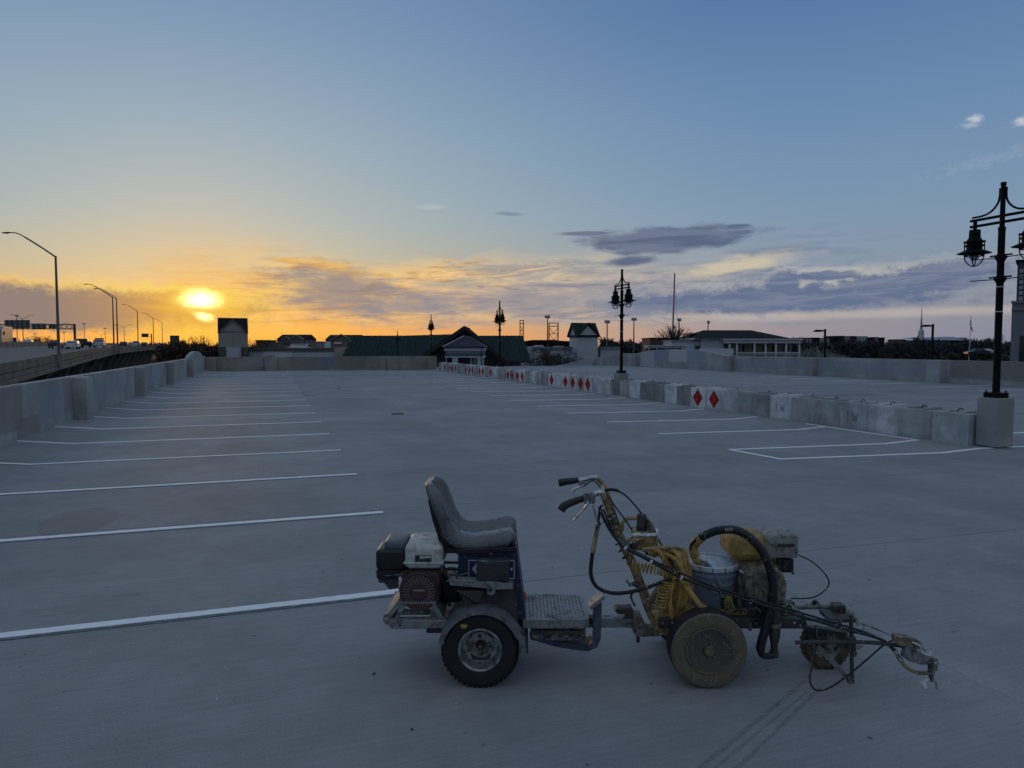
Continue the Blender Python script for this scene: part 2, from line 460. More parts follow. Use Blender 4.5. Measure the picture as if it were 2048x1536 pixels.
def deck_extra(n, P, x, y, z, col):
    # broom finish, aggregate specks, rubber marks and stains that belong to the slab
    br = n.noise(n.xyz(x * 1.5, y * 38.0, 0.0), 1.0, 3, 0.7)
    col = n.mix(0.42, col, n.mix(br, (0.22, 0.22, 0.22), (0.78, 0.78, 0.78)), 'OVERLAY')
    lane = n.noise(n.xyz(x * 0.55, y * 0.05, 2.0), 1.0, 4, 0.6)
    col = n.mix(n.step(0.5, 0.7, lane) * 0.35, col, (0.215, 0.212, 0.205))
    vo = n.voronoi(P, 26.0); sel = n.noise(P, 9.0, 1, 0.5)
    col = n.mix(n.step(0.09, 0.05, vo) * n.step(0.55, 0.61, sel), col, (0.66, 0.68, 0.70))
    vo2 = n.voronoi(P, 7.0); sel2 = n.noise(n.scaled(P, 1, 1, 1), 1.3, 1, 0.5)
    col = n.mix(n.step(0.11, 0.07, vo2) * n.step(0.54, 0.6, sel2) * 0.7, col, (0.06, 0.062, 0.065))
    wob = n.noise(P, 5.0, 3, 0.6)
    brk = n.noise(P, 48.0, 3, 0.75)
    # wheel tracks in front of the striper
    for (a, b, wd) in (((1370, 1560), (1610, 1362), 0.013), ((1402, 1560), (1612, 1385), 0.007), ((1450, 1560), (1640, 1376), 0.010)):
        p, q = gnd(*a), gnd(*b)
        dd = seg_dist(n, x, y, p, q) + (wob - 0.5) * 0.02
        col = n.mix(n.step(wd * 1.7, wd * 0.5, dd) * n.step(0.30, 0.66, brk) * 0.5, col, (0.06, 0.057, 0.055))
    # skid circles
    for (cx, cy, r, wd, fa) in ((6.3, 33.0, 3.4, 0.06, 0.5), (5.8, 30.0, 4.6, 0.05, 0.45), (22.0, 27.0, 4.4, 0.09, 0.75), (22.6, 25.6, 4.9, 0.07, 0.6), (9.7, 17.6, 1.6, 0.1, 0.35)):
        ex, ey = x - cx, y - cy
        dd = (n.math('SQRT', ex * ex + ey * ey) - r).abs() + (wob - 0.5) * 0.1
        gate = n.step(0.3, 0.7, n.math('SINE', x * 0.31 + y * 0.23 + cx) * 0.5 + 0.5)
        col = n.mix(n.step(wd * 1.6, wd * 0.3, dd) * gate * fa, col, (0.06, 0.063, 0.07))
    # oval damp stain on the left, ends at the joint
    c0 = gnd(158, 1042)
    ex, ey = (x - c0.x) * 1.9, (y - c0.y) * 1.05
    oval = n.step(1.0, 0.93, n.math('SQRT', ex * ex + ey * ey) * 1.35 + (wob - 0.5) * 0.2)
    col = n.mix(oval * 0.38, col, (0.17, 0.15, 0.125))
    return col

M_DECK = concrete_mat('deck_concrete', (0.274, 0.279, 0.282), streaky=0.0, blotch=0.55, extra=deck_extra, grain=90.0, fine_bump=True, spec=0.3, rough=0.82)
M_JOINT = mat('joint_filler', (0.05, 0.05, 0.055), 0.9)
deck = bpy.data.objects.new('parking_deck', None); COL.objects.link(deck); tag(deck, kind='structure')

ys = [Y0 + 0.13 + PIT * k for k in range(0, 20)]
ys = [-18.5, -10.2, -2.4, 5.42] + [q for q in ys if q < YN - 1] + [YN + 0.02]
cols = [(XW - 0.1, 3.85), (3.85, 13.3), (13.3, 23.6), (23.6, XE + 0.1)]
brk = {0: [-3.75], 1: [12.1, 13.0], 2: [], 3: []}
def slab(x0, x1, y0, y1, mids=(), g=0.005):
    xs = [x0 + g] + list(mids) + [x1 - g]; mb = MB()
    top = [[(x, y, deck_z(min(max(x, x0 + .001), x1 - .001), y)) for x in xs] for y in (y0 + g, y1 - g)]
    bot = [[(p[0], p[1], p[2] - 0.03) for p in row] for row in top]
    k = len(xs)
    vs = top[0] + top[1] + bot[0] + bot[1]
    fs = [(i, i + 1, k + i + 1, k + i) for i in range(k - 1)] + [(i + 1, i, 2 * k + i, 2 * k + i + 1) for i in range(k - 1)]
    fs += [(k + i, k + i + 1, 3 * k + i + 1, 3 * k + i) for i in range(k - 1)] + [(0, k, 3 * k, 2 * k), (2 * k - 1, k - 1, 3 * k - 1, 4 * k - 1)]
    mb.add(vs, fs).build('slab', M_DECK, deck)
for ci, (x0, x1) in enumerate(cols):
    step = 1 if ci < 2 else 3
    yy = ys if step == 1 else ys[::3] + [ys[-1]]
    for y0, y1 in zip(yy[:-1], yy[1:]):
        if y1 - y0 > 0.05: slab(x0, x1, y0, y1, brk[ci])
for y0, y1 in ((YN + 0.02, 66.0), (66.0, 78.0), (78.0, 90.0), (90.0, 102.0), (102.0, 110.0)):
    slab(13.3, XE + 0.1, y0, y1)
# filler under the joints
mb = MB()
for x0, x1 in cols:
    for a, b in (((x0, -18.6), (x1, 66.0)), ) if x0 > 13 else (((x0, -18.6), (x1, YN)), ):
        xs = [x0] + [q for q in (-3.75, 12.1, 13.0) if x0 < q < x1] + [x1]
        for p, q in zip(xs[:-1], xs[1:]):
            zp, zq = deck_z(p + .001) - 0.012, deck_z(q - .001) - 0.012
            mb.quad((p, a[1], zp), (q, a[1], zq), (q, b[1], zq), (p, b[1], zp))
mb.build('joint_filler', M_JOINT, deck)
# the storeys below, so that the deck is a building and not a sheet
MB().mm((XW - 0.35, -18.6, -9.0), (XE + 0.35, 66.0, -0.5)).build('deck_body', mat('deck_body', (0.22, 0.22, 0.22), 0.9), deck)

# ------------------------------------------------------------------ painted stall lines
def paint_mat(name, c, worn):
    m = bpy.data.materials.new(name); m.use_nodes = True
    n = NT(m.node_tree); bs = m.node_tree.nodes['Principled BSDF']
    P = n.coord('Object'); x, y, z = n.split(P)
    s1 = n.noise(n.xyz(x * 4.0, y * 70.0, 0), 1.0, 4, 0.75); s2 = n.noise(P, 2.5, 4, 0.6)
    col = n.mix(n.step(0.48, 0.72, s1) * worn * 0.9, c, (0.42, 0.44, 0.47))
    col = n.mix(n.step(0.6, 0.8, s2) * worn, col, (0.42, 0.44, 0.48))
    sp = n.voronoi(P, 30.0)
    col = n.mix(n.step(0.12, 0.08, sp) * 0.5, col, (0.3, 0.3, 0.32))
    n.put(bs.inputs['Base Color'], col); bs.inputs['Roughness'].default_value = 0.8; bs.inputs['Specular IOR Level'].default_value = 0.2
    return m
M_LINE = paint_mat('white_line_paint', (0.93, 0.94, 0.95), 0.4)
M_OLD = mat('faded_line_paint', (0.135, 0.145, 0.16), 0.85, var=0.3, scale=12)
def strip(name, pts, w, m, lift=0.004):
    """a flat painted stripe through pts = [(x, y)], following the deck"""
    mb = MB(); L, Rr = [], []
    rr = random.Random(int(abs(pts[0][0] * 971 + pts[0][1] * 137)))
    fine_pts = [pts[0]]
    for a, b in zip(pts[:-1], pts[1:]):
        m_ = max(1, int(math.hypot(b[0] - a[0], b[1] - a[1]) / (0.045 if min(a[1], b[1]) < 14 else 0.25)))
        fine_pts += [(a[0] + (b[0] - a[0]) * i / m_, a[1] + (b[1] - a[1]) * i / m_) for i in range(1, m_ + 1)]
    pts = fine_pts
    n = len(pts)
    for i, p in enumerate(pts):
        a = Vector(pts[max(i - 1, 0)]); b = Vector(pts[min(i + 1, n - 1)]); t = (b - a).normalized(); q = Vector((-t.y, t.x)) * w / 2
        if 0 < i < n - 1:
            t0 = (Vector(p) - a).normalized(); cs = max(0.5, t.dot(t0)); q = q / cs
        for side, sgn in ((L, 1), (Rr, -1)):
            jt = 1 + rr.uniform(-.07, .07); X, Y = p[0] + q.x * sgn * jt, p[1] + q.y * sgn * jt
            side.append((X, Y, deck_z(X, Y) + lift))
    vs = L + Rr + [(a, b, c - 0.003) for a, b, c in L] + [(a, b, c - 0.003) for a, b, c in Rr]
    fs = [(i, i + 1, n + i + 1, n + i) for i in range(n - 1)] + [(i, 2 * n + i, 2 * n + i + 1, i + 1) for i in range(n - 1)] + [(n + i, n + i + 1, 3 * n + i + 1, 3 * n + i) for i in range(n - 1)]
    return mb.add(vs, fs).build(name, m, deck)
for k in range(-1, 19):
    y = Y0 + PIT * k - (0.12 if k == -1 else 0)
    strip('stall_line', [(XW + (0.02 if k > 2 else 0.05), y + 0.0), (-3.75, y), (-1.0, y), (1.22, y)], 0.10, M_LINE)
    if k < 3: strip('faded_line', [(XW + 0.1, y - 0.075), (-3.75, y - 0.075), (1.22, y - 0.075)], 0.045, M_OLD, 0.003)
strip('stall_line', [(1.27, YN - 0.25), (1.27, YN - 1.2)], 0.10, M_LINE)
YR = 11.5
for k in range(0, 18):
    y = YR + PIT * k
    strip('stall_line', [(8.32, y), (10.5, y - 0.05), (12.1, y - 0.09), (12.95, y - 0.12)], 0.10, M_LINE)
strip('stall_line', [(8.34, YR - 0.05), (8.5, YR - 1.25)], 0.10, M_LINE, 0.0045)
strip('stall_line', [(8.45, YR - 1.25), (12.1, YR - 1.42), (13.0, YR - 1.48), (14.5, YR - 1.6), (19.0, YR - 2.0)], 0.10, M_LINE)
strip('stall_line', [(12.93, YR - 0.15), (12.93, YR + 3.2)], 0.07, M_LINE, 0.0045)
strip('stall_line', [(8.35, YN - 0.4), (8.62, YN - 1.6), (12.4, YN - 1.7)], 0.10, M_LINE)
for k in range(8):
    y = 17.0 + 3.0 * k
    strip('stall_line', [(29.6, y), (XE - 0.1, y)], 0.10, M_LINE)
strip('stall_line', [(14.6, 11.6), (18.6, 11.5)], 0.10, M_LINE)

M_SEAL = mat('pale_sealant', (0.42, 0.43, 0.44), 0.8, var=0.4, scale=5)
strip('sealant_line', [(3.85, -6.0), (3.85, 12.0), (3.85, 40.0), (3.85, YN - 0.1)], 0.007, M_SEAL, 0.002)
# drain grate and litter on the deck
dg = thing('drain_grate', 'small dark square drain grate in the middle of the parking deck', 'drain', tuple(gnd(795, 828)))
MB().box((0, 0, 0.004), (0.34, 0.34, 0.008)).build('frame', mat('iron', (0.04, 0.04, 0.04), 0.7, 0.6), dg)
for i in range(7): MB().box((-0.12 + 0.04 * i, 0, 0.012), (0.018, 0.28, 0.008)).build('bar', MATS['iron'], dg)
M_PEB = mat('pebble_grey', (0.05, 0.05, 0.055), 0.8)
M_PEBW = mat('pebble_pale', (0.6, 0.6, 0.6), 0.8)
def pebble(name, px, py, s, m, label, cat='stone', flat=0.35):
    p = gnd(px, py); mb = MB(); rr = random.Random(px)
    prof = [(0.001, flat * s), (0.5 * s, 0.85 * flat * s), (0.85 * s, 0.5 * flat * s), (0.9 * s, 0.0)]
    mb.lathe(prof, n=9); mb.v = [(a * (1 + rr.uniform(-.25, .25)), b * 0.65, c) for a, b, c in mb.v]
    o = mb.build(name, m); o.location = (p.x, p.y, deck_z(p.x, p.y) + 0.001); o.rotation_euler = (0, 0, rr.uniform(0, 3))
    return tag(o, label, cat)
pebble('pebble', 824, 1459, 0.014, M_PEB, 'dark pebble lying nearest the camera left of the ride-on wheel')
pebble('pebble', 748, 1348, 0.016, M_PEB, 'dark flat pebble lying just left of the ride-on wheel')
pebble('pebble', 434, 1398, 0.009, M_PEBW, 'pale pebble on bare concrete in the lower left foreground')
pebble('pebble', 1738, 1157, 0.014, M_PEB, 'lone dark pebble right of the striper engine on open concrete')
pebble('paint_crumb', 740, 1044, 0.012, M_PEBW, 'small white crumb just beyond the end of the second stall line', 'crumb')

# ------------------------------------------------------------------ parapet walls
WC = (0.36, 0.355, 0.34)
BLU = (0.28, 0.305, 0.335); PAL = (0.50, 0.495, 0.48); BRN = (0.235, 0.205, 0.175); GRY = (0.25, 0.235, 0.215)
def wall_top(y, base=1.16, y0=47.2, y1=57.6, rise=0.42):
    if y0 < y < y1:
        t = (y - (y0 + y1) / 2) / ((y1 - y0) / 2)
        return base + rise * (math.sqrt(max(0, 1 - 0.75 * t * t)) - 0.5) / 0.5
    return base
def side_wall(label, x_in, sgn, y0, y1, pil, patches, base, hump, zf=lambda y: 0.0, thick=0.22, hidden=0.0):
    """sgn = +1 when the wall lies on the +x side of its inner face"""
    t = thing('parapet_wall', label, 'wall', (x_in, y0, 0))
    m = concrete_mat('parapet_concrete', WC, [(a - y0, b - y0, c, d, e, f) for a, b, c, d, e, f in patches], 'y', 0.45)
    N = 90; ys_ = sorted(set([y0 + (y1 - y0) * i / N for i in range(N + 1)] + [hump[0], hump[1]]))
    mb = MB(); vs = []
    for y in ys_:
        zt = wall_top(y, base, hump[0], hump[1], hump[2]) + zf(y); zb = zf(y) - 0.6
        for x, z in ((0, zb), (0, zt - .015), (0.015, zt), (thick - .015, zt), (thick, zt - .015), (thick, zb)):
            vs.append((x * sgn, y - y0, z))
    k = 6; fs = []
    for i in range(len(ys_) - 1):
        for j in range(k): fs.append((i * k + j, i * k + (j + 1) % k, (i + 1) * k + (j + 1) % k, (i + 1) * k + j))
    fs += [tuple(range(k)), tuple(range((len(ys_) - 1) * k, len(ys_) * k))]
    mb.add(vs, fs).build('wall_panel', m, t)
    for (py, w, d, h) in pil:
        z = zf(py)
        MB().mm((-d * sgn, py - w / 2 - y0, z - 0.6), (0.03 * sgn, py + w / 2 - y0, z + h)).build('pilaster', m, t, bevel=0.012)
    return t
side_wall('long left parapet wall with square pilasters and an arched hump near its far corner', XW, -1, -18.5, YN + 0.2,
          [(3.3, .62, .32, 1.15), (12.0, .62, .32, 1.15), (20.75, .62, .32, 1.15), (29.5, .62, .32, 1.15), (37.8, .62, .32, 1.15), (46.8, .62, .32, 1.15)],
          [(15.2, 16.6, 0.3, 1.3, BRN, .6), (16.2, 17.7, -.2, .5, BRN, .55), (17.8, 19.5, 0.3, 1.0, BLU, .55), (22, 27, .35, .95, BLU, .45), (31, 36, .3, 1.2, BLU, .4), (19.6, 20.4, 0.3, 1.3, BRN, .55)],
          1.17, (47.3, 57.4, 0.42))
rw = side_wall('right parapet wall with wide pilasters, pale repair patches and a hump', XE, 1, -18.5, 110.0,
          [(10.2, .85, .4, 1.16), (19.6, .85, .4, 1.16), (28.9, .85, .4, 1.16), (38.3, .85, .4, 1.16), (47.3, .85, .4, 1.16), (62.3, .85, .4, 1.14), (72.0, .85, .4, 1.1), (81.5, .85, .4, 1.1), (90.5, .85, .4, 1.1)],
          [(29.6, 37.5, .25, .95, BLU, .5), (39.2, 46.5, .3, .9, BLU, .5), (-10, 28.2, .22, 1.3, BRN, .8), (51.0, 53.4, .4, 1.7, (.30, .33, .40), .8), (53.4, 56.4, .55, 1.7, PAL, .9), (56.4, 59.0, .55, 1.7, (.27, .31, .38), .8), (59.0, 61.6, 0.0, 1.7, PAL, .75), (64, 70, -.3, .9, GRY, .4)],
          1.19, (47.8, 62.6, 0.45), ramp_z)
def far_wall():
    t = thing('parapet_wall', 'far parapet wall crossing the end of the parking deck', 'wall', (XW, YN, 0))
    L = 13.3 - XW
    m = concrete_mat('parapet_concrete_far', (0.29, 0.262, 0.225), [(3.0, 4.9, .35, .95, BLU, .5), (8.6, 9.6, .2, 1.2, (.18, .23, .31), .8), (6.2, 8.5, .1, 1.2, GRY, .5), (9.7, 12, .1, 1.2, (.19, .19, .18), .5)], 'x', 0.3)
    MB().mm((0.0, 0, -0.6), (L, 0.22, 1.1)).build('wall_panel', m, t, bevel=0.015)
    for x in (0.35, 4.75, 14.3):
        MB().mm((x - .45, -.22, -0.3), (x + .45, 0.03, 1.07)).build('pilaster', m, t, bevel=0.012)
    MB().mm((L - 0.8, -0.18, -0.3), (L, 0.03, 1.0)).build('end_pier', m, t, bevel=0.012)
far_wall()
# parapet between the flat bay and the descending ramp
t = thing('parapet_wall', 'short low wall beside the descending ramp behind the far corner', 'wall', (13.05, YN + 0.4, 0))
MB().mm((0, 0, -6.0), (0.22, 34.0, -0.35)).build('wall_panel', concrete_mat('ramp_wall', WC), t)

# ------------------------------------------------------------------ concrete blocks in a row
def block_mat(i, c):
    return concrete_mat('block_concrete', c, streaky=0.45, blotch=1.3, grain=40.0, vary=True)
BM = {'grey': block_mat(0, (0.36, 0.36, 0.35)), 'pale': block_mat(1, (0.60, 0.605, 0.60)), 'dark': block_mat(2, (0.29, 0.29, 0.28)), 'mottled': block_mat(3, (0.46, 0.465, 0.46))}
M_RED = mat('red_marker_paint', (0.38, 0.022, 0.018), 0.85, var=0.2, scale=9, spec=0.05)
M_REDLINE = mat('marker_scribble', (0.55, 0.30, 0.27), 0.9, spec=0.05)
M_STEEL = mat('rusty_loop', (0.05, 0.035, 0.03), 0.8, 0.4)
BL, BH, BD = 0.835, 0.62, 0.60
def block_mesh(seed):
    rr = random.Random(seed); mb = MB()
    def j(): return rr.uniform(-0.004, 0.004)
    mb.mm((0, 0, 0), (BD, BL, BH)); mb.v = [(x + j(), y + j(), z + (j() if z > 0 else 0)) for x, y, z in mb.v]
    return mb
bmeshes = {}
for kname, m in BM.items():
    bmeshes[kname] = []
    for s in range(3):
        bmeshes[kname].append(block_mesh(hash(kname) % 97 * 0 + s * 13 + len(kname)).mesh('block_body', m))
nub = MB().mm((0.10, -0.07, BH - 0.01), (0.50, 0.07, BH + 0.05))
nub_mesh = {k: nub.mesh('key', m) for k, m in BM.items()}
loop_mesh = MB().tube([(0.3, 0.42 + 0.075 * math.cos(a), BH - 0.02 + 0.10 * math.sin(a)) for a in [math.pi * i / 8 for i in range(9)]], 0.011, 6).mesh('lifting_loop', M_STEEL)
dmd = MB().prism([(-0.010, BL / 2, 0.03), (-0.010, BL / 2 + 0.265, BH / 2), (-0.010, BL / 2, BH - 0.025), (-0.010, BL / 2 - 0.265, BH / 2)], (0.012, 0, 0)).mesh('diamond', M_RED)
def diamond_trim(seed):
    rr = random.Random(seed); mb = MB(); cy, cz = BL / 2, BH / 2
    a, b = 0.225, 0.25
    pts = [(cy, cz - b), (cy + a, cz), (cy, cz + b), (cy - a, cz)]
    for i in range(4):
        p, q = pts[i], pts[(i + 1) % 4]
        mb.bar((-0.006, *p), (-0.006, *q), 0.004, 0.010, (1, 0, 0)) if seed < 0 else None
    x, y = cy + rr.uniform(-.05, .05), cz - 0.14
    path = [(-0.0105, x, y)]
    for i in range(6):
        x = cy + rr.uniform(-.09, .09); y += 0.05
        path.append((-0.0105, x, y))
    mb.tube(path, 0.0045, 4)
    return mb.mesh('scribble', M_REDLINE)
def mk(name, me, parent):
    o = bpy.data.objects.new(name, me); COL.objects.link(o); o.parent = parent; return o
def block(y, x, kind, dia, label, yaw=0.0, seed=0, letters=None):
    t = thing('concrete_block', label, 'concrete block', (x, y, deck_z(x + 0.3)), yaw, 'concrete blocks along the deck')
    mk('block_body', bmeshes[kind][seed % 3], t); [setattr(mk('key', nub_mesh[kind], t), 'location', (0, q, 0)) for q in (0.22, 0.61)]; mk('lifting_loop', loop_mesh, t)
    if dia:
        d = mk('diamond', dmd, t)
        mk('scribble', diamond_trim(seed), d)
    if letters:
        mb = MB(); xx = -0.0075
        y0 = 0.30
        E = [((0, 0), (0, .2)), ((0, 0), (.09, 0)), ((0, .1), (.07, .1)), ((0, .2), (.09, .2))]
        Wl = [((.13, .2), (.165, 0)), ((.165, 0), (.2, .15)), ((.2, .15), (.235, 0)), ((.235, 0), (.27, .2))]
        for p, q in E + Wl:
            mb.bar((xx, 0.60 - p[0] * 1.2, 0.20 + p[1]), (xx, 0.60 - q[0] * 1.2, 0.20 + q[1]), 0.004, 0.012, (1, 0, 0))
        mb.build('scratched_letters', mat('scratch', (0.17, 0.18, 0.19), 0.9), t)
groups = []
near = [10.40 + 0.846 * i for i in range(8)]
kn = ['mottled', 'grey', 'pale', 'mottled', 'grey', 'grey', 'pale', 'grey']
for i, y in enumerate(near):
    w = {'mottled': 'blotchy grey', 'grey': 'dull grey', 'pale': 'whitish', 'dark': 'dark grey'}[kn[i]]
    extra = ' with scratched letters' if i in (3, 6) else ''
    block(y, 13.15, kn[i], False, f'{w} concrete block{extra}, {ORD[i]} from the nearest lamp plinth', 0.012 * math.sin(i * 2.3), i, letters=i in (3, 6))
def row(y0, n, dias, kinds, txt, x=13.12):
    for i in range(n):
        y = y0 + 0.845 * i; c = y + 0.42
        dia = any(abs(c - q) < 0.425 for q in dias)
        k = kinds[i % len(kinds)] if not dia else ('pale' if i % 3 else 'mottled')
        w = {'mottled': 'blotchy grey', 'grey': 'dull grey', 'pale': 'whitish', 'dark': 'dark grey'}[k]
        block(y, x + 0.02 * math.sin(y * 3.1), k, dia, f"{w} block {'with red diamond' if dia else 'without diamond'}, {ORD[i]} from the near end of {txt}", 0.01 * math.sin(y * 5.3), int(y * 10))
row(17.70, 9, [18.9, 19.74], ['mottled', 'pale', 'pale', 'dark', 'pale', 'dark', 'dark', 'pale', 'grey'], 'the second block row')
row(26.10, 8, [27.96, 28.79, 29.62, 30.46, 32.2], ['pale', 'pale'], 'the third block row')
row(33.0, 19, [36.5, 37.3, 38.2, 39.0, 42.85, 44.6, 45.5, 47.0, 47.9, 48.7], ['grey', 'grey', 'pale', 'grey'], 'the fourth block row')
row(49.6, 9, [51.8, 52.7, 53.5, 55.2], ['grey', 'grey', 'pale', 'pale'], 'the farthest block row')

# ------------------------------------------------------------------ twin-lantern lamps
M_LAMP = mat('black_lamp_paint', (0.008, 0.0085, 0.0095), 0.6, 0.0, var=0.3, scale=4, spec=0.08)
M_GLASS = mat('lamp_glass', (0.25, 0.27, 0.28), 0.2)
M_PLINTH = concrete_mat('plinth_concrete', (0.31, 0.305, 0.29), streaky=0.3)
def lamp_parts(t, H=5.12, plinth=0.95):
    ax = Vector((0, 1, 0))                      # the arms run along the deck
    if plinth:
        MB().mm((-.22, -.22, 0), (.22, .22, plinth)).build('plinth', M_PLINTH, t, bevel=0.015)
        MB().box((0, 0, plinth + 0.05), (.30, .30, .10)).build('base_plate', M_LAMP, t, bevel=0.01)
    z0 = plinth
    bp = MB()
    for i in (-1, 1):
        for j in (-1, 1): bp.lathe([(0.018, 0), (0.018, 0.04)], (0.115 * i, 0.115 * j, z0 + 0.10), n=6)
    if plinth: bp.build('anchor_bolts', M_LAMP, t)
    MB().lathe([(.068, z0), (.066, z0 + 0.4), (.062, 4.2), (.068, 4.2), (.068, 4.26), (.046, 4.27), (.043, H - .06), (.050, H - .06), (.050, H)], n=20).build('pole', M_LAMP, t)
    zc = H - 0.64
    for dz, w in ((0.0, 0.05), (-0.12, 0.05)):
        MB().bar(ax * -0.66 + Vector((0, 0, zc + dz)), ax * 0.66 + Vector((0, 0, zc + dz)), w, w).build('cross_arm', M_LAMP, t, bevel=0.006)
    for s in (-1, 1):
        pts = [ax * s * q + Vector((0, 0, h)) for q, h in ((.065, H - .10), (.065, H - .24), (.09, H - .36), (.16, H - .46), (.27, H - .54), (.41, H - .575), (.62, H - .58))]
        MB().tube(curve(pts, 4), 0.020, 8).build('scroll_brace', M_LAMP, t)
        c = ax * s * 0.56
        ln = MB(); zt = zc - 0.145
        ln.lathe([(.035, zt + .16), (.035, zt - .04), (.10, zt - .045), (.105, zt - .20), (.13, zt - .24), (.155, zt - .27), (.155, zt - .30), (.14, zt - .31), (.14, zt - .50), (.10, zt - .54), (.02, zt - .56)], c, n=20)
        lo = ln.build('lantern', M_LAMP, t)
        MB().lathe([(.15, zt - .44), (.30, zt - .505), (.305, zt - .51), (.30, zt - .515), (.15, zt - .47)], c, n=24, closed=True).build('brim', M_LAMP, lo)
        MB().lathe([(.085, zt - .53), (.085, zt - .60), (.05, zt - .64), (.001, zt - .65)], c, n=16).build('lens', M_GLASS, lo)
        rg = MB()
        for h, rr_ in ((-.28, .185), (-.36, .175), (-.56, .165)):
            rg.lathe([(rr_ + .012 * math.cos(q), zt + h + .012 * math.sin(q)) for q in [2 * math.pi * i / 6 for i in range(6)]], c, n=20, closed=True)
        rg.build('ring', M_LAMP, lo)
        for kk in range(2):
            e = Vector((math.cos(kk * math.pi / 2 + .5), math.sin(kk * math.pi / 2 + .5), 0))
            pts = [c + e * q + Vector((0, 0, zt + h)) for q, h in ((.17, -.26), (.17, -.55), (.145, -.66), (.08, -.74), (0, -.77), (-.08, -.74), (-.145, -.66), (-.17, -.55), (-.17, -.26))]
            MB().tube(curve(pts, 3), 0.012, 6).build('cage_bar', M_LAMP, lo)
    for z in (3.68, 3.26):
        k = MB()
        k.lathe([(.066, z - .08), (.09, z - .03), (.12, z), (.09, z + .03), (.066, z + .07)], n=14)
        k.bar(ax * -.22 + Vector((0, 0, z + .04)), ax * .22 + Vector((0, 0, z + .04)), .03)
        k.build('banner_bracket', M_LAMP, t)
        for s in (-1, 1):
            MB().tube([ax * s * .12 + Vector((0, 0, z)), ax * s * .62 + Vector((0, 0, z + .01))], .010, 6).build('banner_rod', M_LAMP, t)
    for z in (3.1, 2.62):
        MB().lathe([(.0675, z), (.0675, z + .02)], n=16).build('tape_band', mat('tape', (0.5, 0.5, 0.48), 0.5), t)
lx = 13.47
LAMPS = [((lx, 10.10, -0.02), 'nearest black twin-lantern lamp on a concrete plinth at the right edge'),
         ((13.45, 25.78, -0.10), 'black twin-lantern lamp on a plinth between the second and third block rows'),
         ((13.85, 43.1, -0.32), 'black twin-lantern lamp on a plinth behind the long block row, before the purple-roofed kiosk')]
first = thing('lantern_lamp', LAMPS[0][1], 'street lamp', LAMPS[0][0], 0, 'twin-lantern lamps along the deck')
lamp_parts(first)
for p, lb in LAMPS[1:]:
    c = copy_tree(first); c.location = p; c['label'] = lb
for (px, py, d, lb) in ((862, 629, 66.0, 'twin-lantern lamp left of the purple kiosk, behind the far wall'), (795, 661, 92.0, 'twin-lantern lamp rising before the green roof, second from the kiosk'), (754, 688, 118.0, 'lowest twin-lantern lamp before the green roof, farthest from the kiosk')):
    p = at(px, py, d); c = copy_tree(first); c.location = (p.x, p.y, p.z - 5.12); c['label'] = lb
    if d > 60:
        MB().lathe([(.11, -9.0 - (p.z - 5.12)), (.11, 0.95)], n=10).build('lower_post', M_LAMP, c)

# ------------------------------------------------------------------ ground and far tree belt
GZ = -9.0
M_GROUND = mat('ground', (0.075, 0.07, 0.055), 0.95, var=0.3, scale=0.02)
o = MB().quad((-6000, -3000, GZ), (6000, -3000, GZ), (6000, 8000, GZ), (-6000, 8000, GZ)).build('ground', M_GROUND); tag(o, kind='structure')
o = MB().mm((-5, 67.0, GZ + 0.01), (60, 97.0, GZ + 0.06)).build('road', mat('asphalt', (0.05, 0.05, 0.052), 0.9)); tag(o, kind='structure')

M_TWIG = mat('bare_twigs', (0.060, 0.047, 0.038), 0.9, var=0.3)
M_BARK = mat('bark', (0.07, 0.06, 0.05), 0.95, var=0.3)
M_EVER = mat('dark_foliage', (0.030, 0.036, 0.022), 0.9, var=0.4, scale=0.8)
M_BLOS = mat('pale_blossom', (0.20, 0.22, 0.20), 0.9, var=0.3, scale=0.8)
M_THICK = mat('thicket_twigs', (0.085, 0.052, 0.036), 0.95, var=0.35, scale=0.2)

MINR = 0.022
def branch(mb, p, d, L, r, depth, rr, sides=3, spread=0.6, up=0.15):
    q = p + d * L
    mid = p + d * L * 0.5 + Vector((rr.uniform(-1, 1), rr.uniform(-1, 1), rr.uniform(-.5, .5))) * L * 0.05
    r = max(r, MINR)
    mb.tube([p, mid, q], [r, r * 0.9, max(MINR * .72, r * 0.62)], sides, caps=False)
    if depth == 0: return
    for i in range(3 if depth > 1 else 4):
        e = d + Vector((rr.gauss(0, 1), rr.gauss(0, 1), rr.gauss(0, 0.7))) * spread + Vector((0, 0, up)); e.normalize()
        s = rr.uniform(0.45, 1.0)
        branch(mb, p + d * L * s, e, L * rr.uniform(0.55, 0.8), r * 0.55, depth - 1, rr, sides, spread, up)
def bare_tree_mesh(seed, h, depth=4, spread=0.55, thin=1.0, trunk_frac=0.3, m=None):
    rr = random.Random(seed); tr = MB(); cr = MB()
    r0 = h * 0.016 * thin
    top = Vector((0, 0, h * trunk_frac))
    tr.tube([(0, 0, 0), top * 0.5 + Vector((rr.uniform(-.1, .1), 0, 0)), top], [r0 * 1.3, r0 * 1.05, r0], 6)
    for i in range(5):
        a = 2 * math.pi * i / 5 + rr.uniform(-.4, .4)
        d = Vector((math.cos(a) * spread, math.sin(a) * spread, 1)).normalized()
        branch(cr, top * rr.uniform(.75, 1.0), d, h * 0.26, r0 * 0.6, depth, rr, 3, spread)
    return tr.mesh('trunk', M_BARK, fix=False), cr.mesh('crown', m or M_TWIG, fix=False)
BARE = [bare_tree_mesh(s, 10.0, 4) for s in (3, 8, 21)]
BUSH = [bare_tree_mesh(s, 9.0, 4, 0.9, 0.5, 0.06) for s in (5, 12)]
